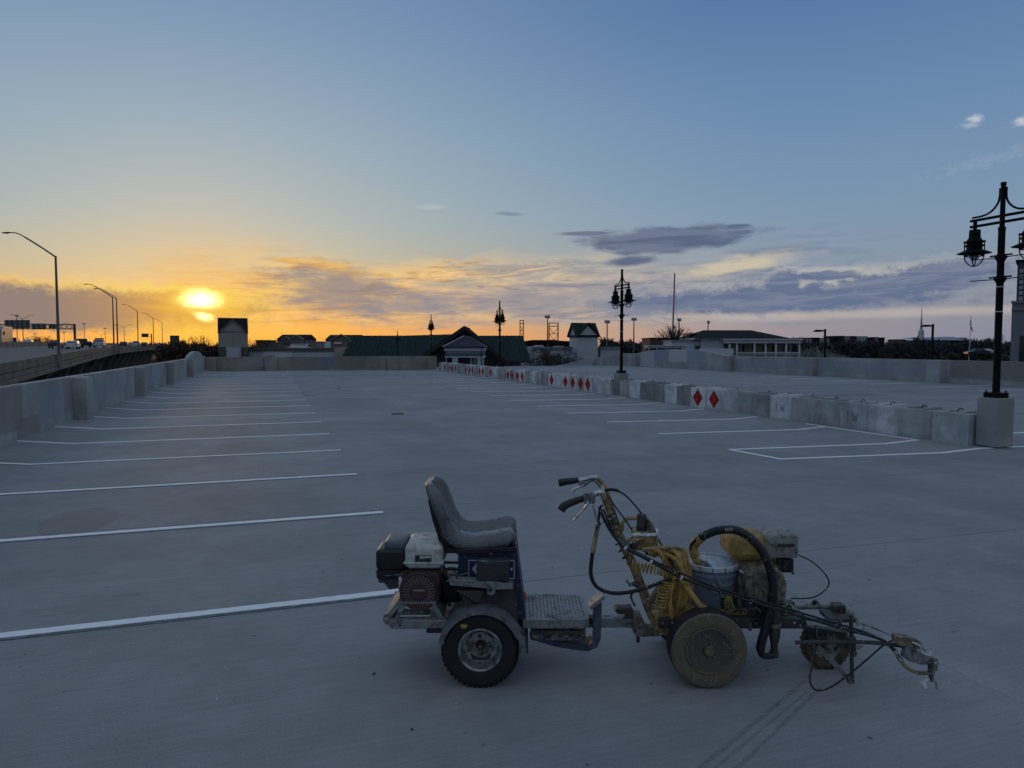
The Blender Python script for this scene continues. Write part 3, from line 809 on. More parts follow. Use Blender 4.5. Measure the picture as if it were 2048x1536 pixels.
def leaf_crown(seed, h, w, n=900, size=0.35, m=None, lobes=14):
    rr = random.Random(seed); mb = MB(); cs = []
    for i in range(lobes):
        a = rr.uniform(0, 6.28); q = rr.uniform(0, .75)
        cs.append((Vector((math.cos(a) * w / 2 * q, math.sin(a) * w / 2 * q, h * rr.uniform(.3, .85))), rr.uniform(.18, .34) * w))
    for i in range(n):
        c, r = rr.choice(cs)
        d = Vector((rr.gauss(0, 1), rr.gauss(0, 1), rr.gauss(0, .8))).normalized()
        p = c + d * r * rr.uniform(.6, 1.08)
        e = Vector((rr.gauss(0, 1), rr.gauss(0, 1), rr.gauss(0, 1))).normalized(); g = e.cross(d + Vector((.01, 0, 0))).normalized()
        s = size * rr.uniform(.5, 1.2)
        mb.add([p - e * s, p + g * s * .6, p + e * s, p - g * s * .6], [(0, 1, 2, 3)])
    tr = MB().tube([(0, 0, 0), (0, 0, h * .5)], [w * .03, w * .02], 6)
    return tr.mesh('trunk', M_BARK, fix=False), mb.mesh('crown', m, fix=False)
EVER = [leaf_crown(s, 6.0, 5.0, 800, .38, M_EVER) for s in (2, 9)]
BLOS = [leaf_crown(s, 6.0, 5.5, 4200, .17, M_BLOS, 24) for s in (4, 11)]
def tree(meshes, p, h, base_h, label, name='bare_tree', group=None, w=1.0, rz=None):
    t = thing(name, label, 'tree', (p[0], p[1], p[2]), random.uniform(0, 6.28) if rz is None else rz, group)
    base_h = max(max(v.co.z for v in meshes[1].vertices), .1)
    s = h / base_h; t.scale = (s * w, s * w, s)
    mk('trunk', meshes[0], t); mk('crown', meshes[1], t)
    return t

# far wooded horizon: one mass nobody could count
def belt(name, label, px0, px1, d, ztop, m, n, seed, size, zb=GZ, jag=1.0):
    rr = random.Random(seed); mb = MB()
    for i in range(n):
        x = rr.uniform(px0, px1); dd = d * rr.uniform(0.96, 1.06)
        env = ztop * (1 + 0.0 * x) + jag * (math.sin(x * .05 + seed) * .6 + math.sin(x * .13 + seed * 2) * .5 + math.sin(x * .31) * .35)
        q = rr.random() ** 0.6
        p = at(x, CY, dd); z = zb + (env - zb) * q + rr.gauss(0, .35) * jag
        p = Vector((p.x, p.y, z))
        e = Vector((rr.gauss(0, .5), rr.gauss(0, .5), rr.gauss(.6, .6))).normalized(); g = e.cross(Vector((rr.gauss(0, 1), rr.gauss(0, 1), .2))).normalized()
        s = size * rr.uniform(.5, 1.4)
        mb.add([p - e * s, p + g * s * .22, p + e * s * 1.3, p - g * s * .22], [(0, 1, 2, 3)])
    o = mb.build(name, m, fix=False); tag(o, label, 'trees', kind='stuff')
M_BELT = mat('hazed_belt_twigs', (0.046, 0.047, 0.049), 0.95, var=0.35, scale=0.1)  # slate tint: distance haze put into the twig colour
belt('tree_belt', 'dark wooded horizon behind the right parapet wall', 1200, 2120, 330, 3.2, M_BELT, 26000, 4, 1.5, -6, 1.2)
belt('tree_belt', 'low dark wood on the horizon behind the green roof', 480, 1220, 420, 1.2, M_BELT, 9000, 6, 1.8, -8, 1.4)
belt('thicket', 'red-brown leafless thicket between the highway and the sand-coloured tower', 318, 470, 150, 1.9, M_THICK, 15000, 9, 0.75, -9, 0.5)
belt('thicket', 'dark scrub far behind the highway sign gantry', -40, 330, 520, 3.0, M_THICK, 5000, 12, 1.6, -6, 0.6)

# ------------------------------------------------------------------ highway viaduct on the left
HP = [(-13.6, 10, -0.35), (-15.5, 35, 0.25), (-17.7, 57.9, 0.72), (-20.7, 84.8, 1.10), (-24.6, 118, 1.52), (-30.1, 167.7, 1.95), (-36.9, 239.7, 2.12), (-42.8, 314.6, 2.2), (-50, 400, 2.2), (-64, 540, 2.2), (-90, 780, 2.2)]
HC = curve(HP, 4)
def h_at(y):
    for a, b in zip(HC[:-1], HC[1:]):
        if a.y <= y <= b.y:
            t = (y - a.y) / (b.y - a.y); return a.lerp(b, t)
    return HC[-1]
def hw(y, off, dz=0.0):
    """point on the highway: off metres left of the near parapet, dz above the road there"""
    p = h_at(y); return Vector((p.x - off, p.y - off * 0.1, p.z - 0.45 + off * 0.022 + dz))
M_HW = concrete_mat('viaduct_concrete', (0.22, 0.20, 0.17), streaky=0.6, blotch=1.2, grain=8)
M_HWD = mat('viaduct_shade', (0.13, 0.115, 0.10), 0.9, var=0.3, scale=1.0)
M_ROAD = mat('highway_surface', (0.13, 0.13, 0.135), 0.85, var=0.12, scale=0.3)
via = bpy.data.objects.new('highway_viaduct', None); COL.objects.link(via); tag(via, kind='structure')
def sweep(name, prof, m, ref='p', y0=10, y1=780):
    """prof = [(offset left, z)]; z relative to the parapet top"""
    cs = [p for p in HC if y0 - 1 <= p.y <= y1 + 1]; k = len(prof); vs = []; fs = []
    for p in cs:
        for off, z in prof:
            vs.append((p.x - off, p.y - off * 0.1, p.z + z))
    for i in range(len(cs) - 1):
        for j in range(k): fs.append((i * k + j, i * k + (j + 1) % k, (i + 1) * k + (j + 1) % k, (i + 1) * k + j))
    fs += [tuple(range(k)), tuple(range((len(cs) - 1) * k, len(cs) * k))]
    return MB().add(vs, fs).build(name, m, via)
sweep('parapet', [(0, 0), (0.25, 0), (0.45, -0.5), (0.45, -0.75), (0, -0.75)], M_HW)
for z in (-0.80, -1.25):
    sweep('fascia_beam', [(0.03, z), (0.5, z), (0.5, z - 0.41), (0.03, z - 0.41)], M_HW)
sweep('road_deck', [(0.45, -0.45), (34, 0.30), (34, -0.6), (0.45, -0.9)], M_ROAD)
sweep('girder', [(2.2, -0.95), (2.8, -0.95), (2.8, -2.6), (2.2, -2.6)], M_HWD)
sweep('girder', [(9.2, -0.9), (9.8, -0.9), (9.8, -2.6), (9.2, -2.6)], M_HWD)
sweep('median_barrier', [(15.0, -0.14), (15.2, 0.85), (15.45, 0.85), (15.7, -0.14)], M_HW)
sweep('outer_parapet', [(33.5, 0.2), (33.5, 1.2), (33.9, 1.2), (33.9, 0.2)], M_HW)
for i, y in enumerate(range(70, 330, 17)):
    p = h_at(y)
    mb = MB()
    # raked pier blades under the cantilevered deck edge
    mb.prism([(p.x - 1.0, y - 0.45, p.z - 1.65), (p.x - 3.2, y - 0.45, p.z - 1.65), (p.x - 6.5, y - 0.45, GZ), (p.x - 5.0, y - 0.45, GZ)], (0, 0.9, 0))
    mb.build('pier', M_HW, via)
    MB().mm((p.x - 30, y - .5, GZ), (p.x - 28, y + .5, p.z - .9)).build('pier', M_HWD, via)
tag(MB().quad((-80, 5, GZ + .02), (-8, 5, GZ + .02), (-30, 420, GZ + .02), (-120, 420, GZ + .02)).build('frontage_road', MATS['asphalt']), kind='structure')

M_POLE = mat('galvanised_pole', (0.16, 0.155, 0.15), 0.5, 0.5, var=0.15, scale=1)
def highway_lamp(px_top, py_top, d, px_base, label, H=None, arm=3.9, grp='cobra-head lamps on the highway', ped=True):
    u, dd, ztop = udz(px_top, py_top, d)
    p = at(px_top, py_top, d)
    y = p.y; base = hw(y, 0.0) + Vector((0, 0, .45))
    t = thing('highway_lamp', label, 'street lamp', (base.x, base.y, base.z), 0, grp)
    h = p.z - base.z
    mb = MB()
    if ped: MB().mm((-.55, -.7, -1.6), (.1, .7, .02)).build('pedestal', M_HW, t, bevel=.02)
    MB().lathe([(.24, 0.02), (.24, .12), (.15, .14), (.10, h), (.001, h + .02)], n=10).build('pole', M_POLE, t)
    a = -RGT * 0.97 + FWD * 0.1
    pts = [Vector((0, 0, h - .1)), a * arm * .3 + Vector((0, 0, h + arm * .17)), a * arm * .7 + Vector((0, 0, h + arm * .40)), a * arm * .86 + Vector((0, 0, h + arm * .465)), a * arm + Vector((0, 0, h + arm * .47))]
    MB().tube(curve(pts, 4), [.085] * 8 + [.06] * 9, 6).build('arm', M_POLE, t)
    hd = MB()
    e = a * arm + Vector((0, 0, h + arm * .47)); w = Vector((-a.y, a.x, 0))
    for s0, s1, w0, w1, z0, z1 in ((-.05, .45, .10, .17, .08, -.09), (.45, .8, .17, .08, .06, -.05)):
        hd.add([e + a * s0 + w * w0 + Vector((0, 0, z1 * .3)), e + a * s0 - w * w0 + Vector((0, 0, z1 * .3)), e + a * s1 - w * w1 + Vector((0, 0, z1)), e + a * s1 + w * w1 + Vector((0, 0, z1)),
                e + a * s0 + w * w0 * .7 + Vector((0, 0, z0)), e + a * s0 - w * w0 * .7 + Vector((0, 0, z0)), e + a * s1 - w * w1 * .7 + Vector((0, 0, z0 * .8)), e + a * s1 + w * w1 * .7 + Vector((0, 0, z0 * .8))],
               [(0, 1, 2, 3), (4, 7, 6, 5), (0, 4, 5, 1), (1, 5, 6, 2), (2, 6, 7, 3), (3, 7, 4, 0)])
    hd.build('lamp_head', M_LAMP, t)
highway_lamp(115, 512, 73.6, 119, 'tall near cobra-head highway lamp at the left edge of the picture', arm=5.2)
highway_lamp(228, 594, 140, 231, 'cobra-head highway lamp left of a close pair on the viaduct', arm=5.4)
highway_lamp(237, 596, 148, 239, 'cobra-head highway lamp right of a close pair on the viaduct', arm=4.2)
highway_lamp(281, 622, 205, 283, 'cobra-head highway lamp just right of the close pair', arm=4.0)
highway_lamp(313, 636, 268, 315, 'cobra-head highway lamp second from the thicket', arm=4.0)
highway_lamp(333, 645, 325, 335, 'farthest cobra-head highway lamp, nearest the thicket', arm=4.0)
M_FARP = mat('far_pole', (0.09, 0.08, 0.07), 0.7)
def far_lamp(px, py, d, zbase, label, kind, w=2.2):
    p = at(px, py, d); t = thing('highway_lamp', label, 'street lamp', (p.x, p.y, zbase), -YAW, 'far lamps along the highway')
    h = p.z - zbase
    MB().tube([(0, 0, 0), (0, 0, h)], [.2, .12], 6).build('pole', M_FARP, t)
    if kind == 'T':
        MB().box((0, 0, h + .15), (w * .8, .4, .5)).build('lamp_head', M_FARP, t)
    elif kind == 'Y':
        for s in (-1, 1):
            MB().tube([(0, 0, h - .1), (s * w * .7, 0, h + w * .35), (s * w, 0, h + w * .42)], .09, 5).build('arm', M_FARP, t)
            MB().box((s * (w + .3), 0, h + w * .42), (.8, .35, .18)).build('lamp_head', M_FARP, t)
    else:
        s = 1 if kind == 'R' else -1
        MB().tube([(0, 0, h - .1), (s * w * .7, 0, h + w * .35), (s * w, 0, h + w * .42)], .09, 5).build('arm', M_FARP, t)
        MB().box((s * (w + .3), 0, h + w * .42), (.8, .35, .18)).build('lamp_head', M_FARP, t)
for px, py, d, k, w, lb in ((33, 632, 330, 'T', 2.4, 'flat-headed far lamp above the large sign panel'), (45, 638, 300, 'Y', 4.2, 'forked far lamp behind the large sign panel'),
                            (168, 648, 420, 'T', 2.6, 'flat-headed far lamp just right of the sign gantry post'), (210, 657, 460, 'T', 2.6, 'flat-headed far lamp left of the close lamp pair'),
                            (202, 670, 560, 'Y', 6.0, 'small forked lamp above the white pickup'), (248, 655, 400, 'Y', 4.0, 'forked far lamp right of the close lamp pair'),
                            (128, 665, 560, 'T', 2.4, 'small flat-headed lamp seen through the gantry truss'), (70, 668, 560, 'T', 2.2, 'small flat-headed lamp below the middle sign panel'),
                            (118, 652, 430, 'R', 5.0, 'single-armed far lamp above the gantry truss'), (233, 650, 520, 'T', 2.0, 'thin flat-headed lamp between the close lamp pair')):
    far_lamp(px, py, d, -4.0, lb, k, w)

# sign gantry, seen from behind
def gantry():
    d = 215.0
    g0, g1 = at(-90, 655, d), at(149, 650, d)
    t = thing('sign_gantry', 'steel truss sign gantry spanning the highway, panels seen from behind', 'gantry', (g1.x, g1.y, 0), 0)
    O = Vector((g1.x, g1.y, 0)); ax = (g0 - g1); ax.z = 0; L = ax.length; ax.normalize()
    ztop = at(149, 648, d).z; zbot = at(149, 658.5, d).z
    m = mat('gantry_steel', (0.07, 0.065, 0.06), 0.6, 0.4)
    for s in (0, L):
        MB().mm((ax * s + Vector((-.28, -.28, -2))), (ax * s + Vector((.28, .28, ztop)))).build('post', m, t)
    for z in (ztop - .1, zbot + .1):
        MB().bar(ax * 0 + Vector((0, 0, z)), ax * L + Vector((0, 0, z)), .26).build('chord', m, t)
    nb = int(L / 1.55)
    for i in range(nb):
        a, b = L * i / nb, L * (i + 1) / nb
        MB().bar(ax * a + Vector((0, 0, zbot)), ax * b + Vector((0, 0, ztop)), .13).build('brace', m, t)
        MB().bar(ax * a + Vector((0, 0, ztop)), ax * b + Vector((0, 0, zbot)), .13).build('brace', m, t)
    ms = mat('sign_back', (0.16, 0.175, 0.17), 0.55, 0.3, var=.1, scale=.5)
    for x0, x1, y0, y1 in ((9, 60, 640, 656.5), (63, 92.5, 647, 657), (97, 117, 648, 656.5)):
        a, b = at(x0, y0, d - .9), at(x1, y1, d - .9)
        mb = MB(); n = max(3, int((b - a).xy.length / 1.5)); mb.bar(Vector((a.x, a.y, (a.z + b.z) / 2)) - O, Vector((b.x, b.y, (a.z + b.z) / 2)) - O, .12, a.z - b.z)
        pn = mb.build('sign_panel', ms, t)
        for i in range(n):
            q = a.lerp(b, (i + .5) / n); MB().mm((q.x - O.x - .05, q.y - O.y - .35, b.z - .3), (q.x - O.x + .05, q.y - O.y - .1, a.z)).build('stiffener', m, pn)
gantry()
def small_sign(x0, x1, y0, y1, d, post, label, zb):
    a, b = at(x0, y0, d), at(x1, y1, d); c = (a + b) / 2
    t = thing('road_sign', label, 'road sign', (c.x, c.y, zb), -YAW)
    w = (b - a).xy.length; h = a.z - b.z
    MB().box((0, 0, c.z - zb), (w, .15, h)).build('panel', mat('sign_dark', (0.035, 0.06, 0.045), .5), t)
    if post == 'arm':
        xo = w / 2 + (303 - x1) / F * d
        MB().mm((xo - .2, -.2, 0), (xo + .2, .2, c.z - zb + h * .4)).build('post', M_FARP, t)
        for q in (-.3, .3): MB().bar((w / 2, 0, c.z - zb + q * h), (xo, 0, c.z - zb + q * h), .15).build('arm', M_FARP, t)
    else:
        for q in (-.3, .3): MB().mm((q * w - .12, .1, 0), (q * w + .12, .3, c.z - zb)).build('post', M_FARP, t)
small_sign(283, 297, 667, 674.5, 330, 'arm', 'dark road sign on a cantilever post above the far traffic', 0.5)
small_sign(340, 358.5, 671, 683.5, 230, 'two', 'dark rectangular sign standing right of the last highway lamp', -6.0)

# ------------------------------------------------------------------ vehicles on the highway
M_TYRE = mat('car_tyre', (0.015, 0.015, 0.016), 0.9)
M_CGLASS = mat('car_glass', (0.02, 0.022, 0.025), 0.1)
M_TAIL = mat('tail_lamp', (0.25, 0.01, 0.01), 0.3)
def headlamp_mat():
    m = bpy.data.materials.new('lit_headlamp'); m.use_nodes = True; bs = m.node_tree.nodes['Principled BSDF']
    bs.inputs['Emission Color'].default_value = (1, .95, .85, 1); bs.inputs['Emission Strength'].default_value = 6.0
    return m
M_HEAD = headlamp_mat()
def car(name, label, cat, p, rz, paint, kind='sedan', lit=False, grp='traffic on the highway'):
    """length along local y, facing +y; origin on the road"""
    t = thing(name, label, cat, tuple(p), rz, grp)
    L, W = (4.6, 1.8)
    prof = {'sedan': [(-2.3, .35), (2.3, .35), (2.3, .75), (1.3, .92), (.6, 1.42), (-.9, 1.45), (-1.6, 1.0), (-2.25, .95)],
            'suv': [(-2.3, .4), (2.3, .4), (2.3, .95), (1.2, 1.1), (.7, 1.72), (-2.1, 1.75), (-2.3, 1.1)],
            'pickup': [(-2.7, .45), (2.6, .45), (2.6, 1.0), (1.5, 1.15), (1.0, 1.8), (-.5, 1.82), (-.7, 1.15), (-2.7, 1.12)],
            'truck': [(-6.5, .9), (3.0, .6), (3.0, 2.2), (2.6, 3.3), (1.4, 3.5), (1.2, 3.9), (-6.5, 3.9)]}[kind]
    W = {'sedan': 1.8, 'suv': 1.9, 'pickup': 2.0, 'truck': 2.5}[kind]
    mb = MB(); n = len(prof)
    zt = max(z for y, z in prof)
    vs = []
    for s in (-1, 1):
        for y, z in prof:
            k = 1.0 - (0.13 * max(0, (z - .95) / (zt - .95 + 1e-6)) if kind != 'truck' else 0)
            vs.append((s * W / 2 * k, y, z))
    mb.add(vs, [tuple(range(n)), tuple(range(n, 2 * n))] + [(i, (i + 1) % n, (i + 1) % n + n, i + n) for i in range(n)])
    mb.build('body', paint, t, bevel=.05)
    zb = 1.0 if kind == 'sedan' else 1.15
    if kind != 'truck':
        y1, y2 = {'sedan': (-.85, .5), 'suv': (-1.9, .6), 'pickup': (-.35, .9)}[kind]
        for s in (-1, 1):
            MB().prism([(s * W * .462, y1 - .25, zb), (s * W * .462, y2 + .35, zb), (s * W * .44, y2 - .05, zt - .12), (s * W * .44, y1, zt - .12)], (s * .012, 0, 0)).build('side_window', M_CGLASS, t)
        yr = {'sedan': (-1.56, -.98), 'suv': (-2.27, -2.16), 'pickup': (-.68, -.56)}[kind]
        MB().prism([(-W * .38, yr[0] - .04, zb + .06), (W * .38, yr[0] - .04, zb + .06), (W * .36, yr[1] - .04, zt - .1), (-W * .36, yr[1] - .04, zt - .1)], (0, .02, 0)).build('rear_window', M_CGLASS, t)
    else:
        MB().prism([(-1.1, 2.96, 2.2), (1.1, 2.96, 2.2), (1.05, 2.66, 3.1), (-1.05, 2.66, 3.1)], (0, .04, 0.02)).build('windscreen', M_CGLASS, t)
        for s in (-1, 1): MB().box((s * 1.5, 2.3, 2.5), (.25, .12, .7)).build('mirror', M_LAMP, t)
    ends = prof[0][0], prof[1][0]
    for s in (-1, 1):
        MB().box((s * W * .41, ends[0] - .01, .85), (.24, .06, .2)).build('tail_light', M_TAIL, t)
        MB().box((s * W * .38, ends[1] + .01, .72), (.3, .06, .16)).build('headlight', M_HEAD if lit else M_PEBW, t)
        for y in (ends[0] + .9, ends[1] - .85):
            wl = MB().lathe([(.33, -.11), (.33, .11)], (s * (W / 2 - .12), y, .33), (1, 0, 0), 14).build('wheel', M_TYRE, t)
    return t
C_WHITE = mat('car_white', (0.6, 0.6, 0.6), .3); C_DARK = mat('car_dark', (0.02, 0.022, 0.03), .3); C_SILVER = mat('car_silver', (.35, .36, .37), .3, .3); C_NAVY = mat('car_navy', (.02, .025, .05), .3); C_MAROON = mat('car_maroon', (.06, .02, .02), .3)
def on_hw(px, d, off=None):
    """foot of a vehicle seen at column px, d metres away"""
    p = at(px, 692, d); q = h_at(p.y); off = q.x - p.x
    return Vector((p.x, p.y, q.z - .45 + off * .022 + 0.0))
drv = R(5.5)
for nm, lb, ct, px, d, pc, kd, rz, lit in (
    ('car', 'white sedan just right of the near highway lamp pole', 'car', 146, 125, C_WHITE, 'sedan', drv, False),
    ('car', 'dark sedan half behind the near highway lamp pole', 'car', 112, 128, C_DARK, 'sedan', drv, False),
    ('pickup_truck', 'dark pickup truck ahead of the white sedan', 'truck', 163, 145, C_NAVY, 'pickup', drv + .5, False),
    ('pickup_truck', 'white pickup truck with a light bar, left of the close lamp pair', 'truck', 199, 152, C_WHITE, 'pickup', drv, False),
    ('car', 'dark red off-road car with a spare wheel at the left edge', 'car', 28, 150, C_MAROON, 'suv', drv, False),
    ('car', 'pale oncoming car with lit headlight at the left edge', 'car', 56, 165, C_SILVER, 'sedan', drv + math.pi, True),
    ('lorry', 'pale lorry cut off by the left edge of the picture', 'lorry', -4, 140, C_SILVER, 'truck', drv + math.pi, False),
    ('car', 'small white car beyond the dark pickup truck', 'car', 178, 225, C_WHITE, 'sedan', drv, False),
    ('car', 'dark sedan just right of the close lamp pair', 'car', 248, 190, C_DARK, 'sedan', drv, False),
    ('car', 'white off-road car before the cantilever sign', 'car', 273, 215, C_WHITE, 'suv', drv, False),
    ('car', 'dark sedan under the cantilever sign', 'car', 289, 225, C_DARK, 'sedan', drv, False),
    ('car', 'silver sedan farthest along the viaduct, left of the last lamp', 'car', 318, 285, C_SILVER, 'sedan', drv, False),
    ('car', 'small grey sedan between two highway lamps', 'car', 263, 270, C_SILVER, 'sedan', drv, False)):
    t = car(nm, lb, ct, on_hw(px, d), rz, pc, kd, lit)
    if 'spare wheel' in lb:
        MB().lathe([(.33, -.1), (.33, .1)], (0, -2.42, 1.05), (0, 1, 0), 14).build('spare_wheel', M_TYRE, t)
        MB().lathe([(.14, -.02), (.14, .02)], (0, -2.54, 1.05), (0, 1, 0), 10).build('wheel_cover', C_WHITE, t)
    if 'light bar' in lb:
        MB().box((0, .2, 1.95), (1.7, .3, .22)).build('light_bar', C_DARK, t)
        MB().mm((-.9, -2.6, 1.1), (.9, -.8, 1.55)).build('load', C_SILVER, t)
for px, d, h, lb in ((72, 260, 8.0, 'low dark tree left of the small lamp on the highway'), (88, 265, 8.5, 'dark tree in the middle of the clump beyond the highway'), (103, 262, 8.0, 'dark tree nearest the lamp pole in the clump beyond the highway')):
    p = at(px, 692, d); tree(BARE[int(px) % 3], (p.x, p.y, -2.2), h, 10.0, lb, group='trees beyond the highway', w=1.25)
rr = random.Random(31)
for i, px in enumerate((352, 366, 381, 396, 412, 428, 505, 515, 527)):
    p = at(px, 692, 146 if px < 440 else 175); tree(BARE[i % 3], (p.x, p.y, -7.0), rr.uniform(10.2, 11.8) if px < 440 else 10.8, 10.0, f'leafless tree, {ORD[i]} from the left about the sand-coloured tower', group='leafless trees round the tower', w=.75)

# ------------------------------------------------------------------ buildings
M_SAND = mat('sand_render', (0.34, 0.31, 0.28), .9, var=.08, scale=.5)
M_SANDD = mat('stone_base', (0.10, 0.095, 0.085), .9, var=.35, scale=2)
M_WHT = mat('white_render', (0.48, 0.50, 0.52), .85, var=.08, scale=.4)
M_WHT2 = mat('white_panel', (0.62, 0.63, 0.65), .8, var=.05)
M_GRY = mat('grey_render', (0.22, 0.235, 0.25), .85, var=.1, scale=.3)
M_TAN = mat('tan_render', (0.17, 0.145, 0.12), .85, var=.1, scale=.3)
M_BROWN = mat('brown_brick', (0.10, 0.075, 0.06), .9, var=.2, scale=.8)
M_ROOFD = mat('dark_roof', (0.018, 0.019, 0.020), .85, var=.3, scale=1, spec=.1)
M_ROOFG = mat('green_metal_roof', (0.007, 0.022, 0.022), .7, 0.0, var=.15, scale=.6, spec=.2)
M_ROOFP = mat('purple_metal_roof', (0.030, 0.020, 0.042), .55, var=.15, scale=.8, spec=.25)
M_BLACK = mat('dark_opening', (0.006, 0.006, 0.007), .6)
M_WIN = mat('window_glass', (0.02, 0.025, 0.03), .12)
M_TRIM = mat('white_trim', (0.55, 0.57, 0.6), .7, var=.05)

def frame_at(px, py, d):
    """local frame facing the camera: x right, y away, z up, metres; origin on the ground below the point"""
    p = at(px, py, d); return Vector((p.x, p.y, 0))
def scale_at(d): return d / F
class Bld:
    """building described in picture columns/rows at one depth, but with real depth behind it"""
    def __init__(s, name, label, px, d, cat='building', yaw=0.0, group=None, face=False):
        th = math.atan((px - CX) / F); s.k = math.cos(th) if face else 1.0
        if face: yaw = yaw - th
        s.d = d; s.px = px; s.o = frame_at(px, 692, d); s.t = thing(name, label, cat, tuple(s.o), -YAW + yaw, group)
    def x(s, px): return (px - s.px) * s.d / F * s.k
    def z(s, py): return udz(s.px, py, s.d)[2]
    def box(s, name, x0, x1, y0, y1, dep, m, front=0.0, parent=None, zb=None, bevel=0):
        a, b = s.x(x0), s.x(x1); zt = s.z(y0); z0 = s.z(y1) if zb is None else zb
        return MB().mm((a, front, z0), (b, front + dep, zt)).build(name, m, parent or s.t, bevel=bevel)
    def poly(s, name, pts, dep, m, front=0.0, parent=None):
        return MB().prism([(s.x(a), front, s.z(b)) for a, b in pts], (0, dep, 0)).build(name, m, parent or s.t)

# sand-coloured tower with a cross gable in front of the sun
b = Bld('gabled_tower', 'sand-coloured gabled tower standing dark before the setting sun', 466, 108, face=True)
b.box('tower_wall', 437, 496.3, 663.5, 745, 4.4, M_SAND)
zr, ze = b.z(634.8), b.z(663)
ro = MB().prism([(b.x(436.2), -.1, ze), (b.x(436.2), 2.15, zr), (b.x(436.2), 4.5, ze)], (b.x(497) - b.x(436.2), 0, 0)).build('roof', M_ROOFD, b.t)
MB().prism([(b.x(440), -.12, ze), (b.x(466.5), -.12, b.z(640.5)), (b.x(493), -.12, ze)], (0, 1.9, 0)).build('front_gable', M_SAND, b.t)
for sx0, sx1 in ((436.0, 466.8), (497.2, 466.2)):
    MB().bar((b.x(sx0), -.2, b.z(666)), (b.x(sx1), -.2, b.z(638.6)), .2, .2, (0, -1, 0)).build('bargeboard', mat('bargeboard', (.14, .10, .075), .8), ro)
for x0, x1 in ((437, 452), (482, 496.5)): b.box('corner_pier', x0, x1, 694, 740, .5, M_SANDD, -.3)
b.box('base_panel', 452.2, 481.8, 695, 740, .3, M_WHT, -.06)
for px in (466.5,): b.box('panel_joint', px - .3, px + .3, 660, 694, .02, M_SANDD, -.01)

# low shops: wall with coping left of the green roof
b = Bld('shop_wall_building', 'low pale flat-roofed shop right of the sand-coloured tower', 590, 112)
b.box('wall', 497, 669, 700, 750, 9, M_WHT)
b.box('coping', 495.5, 668, 696, 702, 9.4, mat('coping_brown', (.10, .085, .075), .8), -.25)
b.box('signband', 526, 584, 701.5, 714, .1, M_WHT2, -.08)
b.box('end_wall', 668.3, 694, 694.5, 750, 9, M_SAND, -.15)
for i, (a, c) in enumerate(((502, 512), (514, 523), (607, 617), (632, 645))):
    p = at((a + c) / 2, 692, 109.0)
    tree(BUSH[i % 2], (p.x, p.y, -3.2), 3.9 if i < 2 else 3.4, 4.0, f'leafless shrub, {ORD[i]} from the tower, before the low pale shop', 'bare_shrub', 'leafless shrubs before the pale shop')

def gable_house(label, x0, x1, yr, ye, yb, d, dep, m, mr, gx=None, name='house'):
    b = Bld(name, label, (x0 + x1) / 2, d)
    b.box('wall', x0 + 1.5, x1 - 1.5, ye, yb, dep, m)
    zr, ze = b.z(yr), b.z(ye); a, c = b.x(x0), b.x(x1)
    ro = MB().prism([(a, -.3, ze), (a, dep / 2, zr), (a, dep + .3, ze)], (c - a, 0, 0)).build('roof', mr, b.t)
    if gx:
        for (g0, g1, gy) in gx:
            gm = (g0 + g1) / 2
            MB().prism([(b.x(g0), -.9, b.z(yb)), (b.x(g0), -.9, ze), (b.x(gm), -.9, b.z(gy + 1)), (b.x(g1), -.9, ze), (b.x(g1), -.9, b.z(yb))], (0, 1.2, 0)).build('gable', M_TAN, b.t)
            for s0, s1 in ((g0 - 1.5, gm), (g1 + 1.5, gm)):
                MB().bar((b.x(s0), -1.0, ze - .1), (b.x(s1), -1.0, b.z(gy)), .5, .18, (0, 0, 1)).build('verge', M_GRY, ro)
    return b
b = gable_house('dark-roofed house with twin gables between tower and green roof', 553, 613, 668.5, 679, 712, 150, 8, M_TAN, M_ROOFD, [(568, 583, 673), (583, 609, 670)])
for px in (571, 577): b.box('window', px, px + 4, 685, 690, .1, M_WIN, -.95)
b = gable_house('dark-roofed house half hidden at the left end of the green roof', 650, 716, 669, 680, 712, 138, 8, M_TAN, M_ROOFD, [(664, 706, 669)])
b.box('shopfront', 652, 664, 683, 696, .3, M_WHT2, -1.0); b.box('sign_strip', 671, 686, 684.5, 687.5, .15, mat('pale_sign', (.75, .72, .66), .6), -1.0)  # sign strip in one even pale colour
b = Bld('flat_building', 'small pale flat-roofed box building between the two dark-roofed houses', 635, 190)
b.box('wall', 622, 649, 684, 712, 8, M_GRY); b.box('parapet', 621, 650, 682.5, 684.5, 8.4, M_WHT, -.2)
b = Bld('flat_building', 'tiny dark flat building just right of the sand-coloured tower', 523, 210)
b.box('wall', 512, 535, 681, 700, 8, M_BROWN); b.box('roof', 511, 536, 680, 682, 8.5, M_ROOFD, -.2)
t = car('van', 'white van parked between the pale shop and the twin-gabled house', 'van', at(594, 692, 132), -YAW + math.pi / 2, C_WHITE, 'suv', grp=None); t.location.z = at(594, 697, 132).z - .9

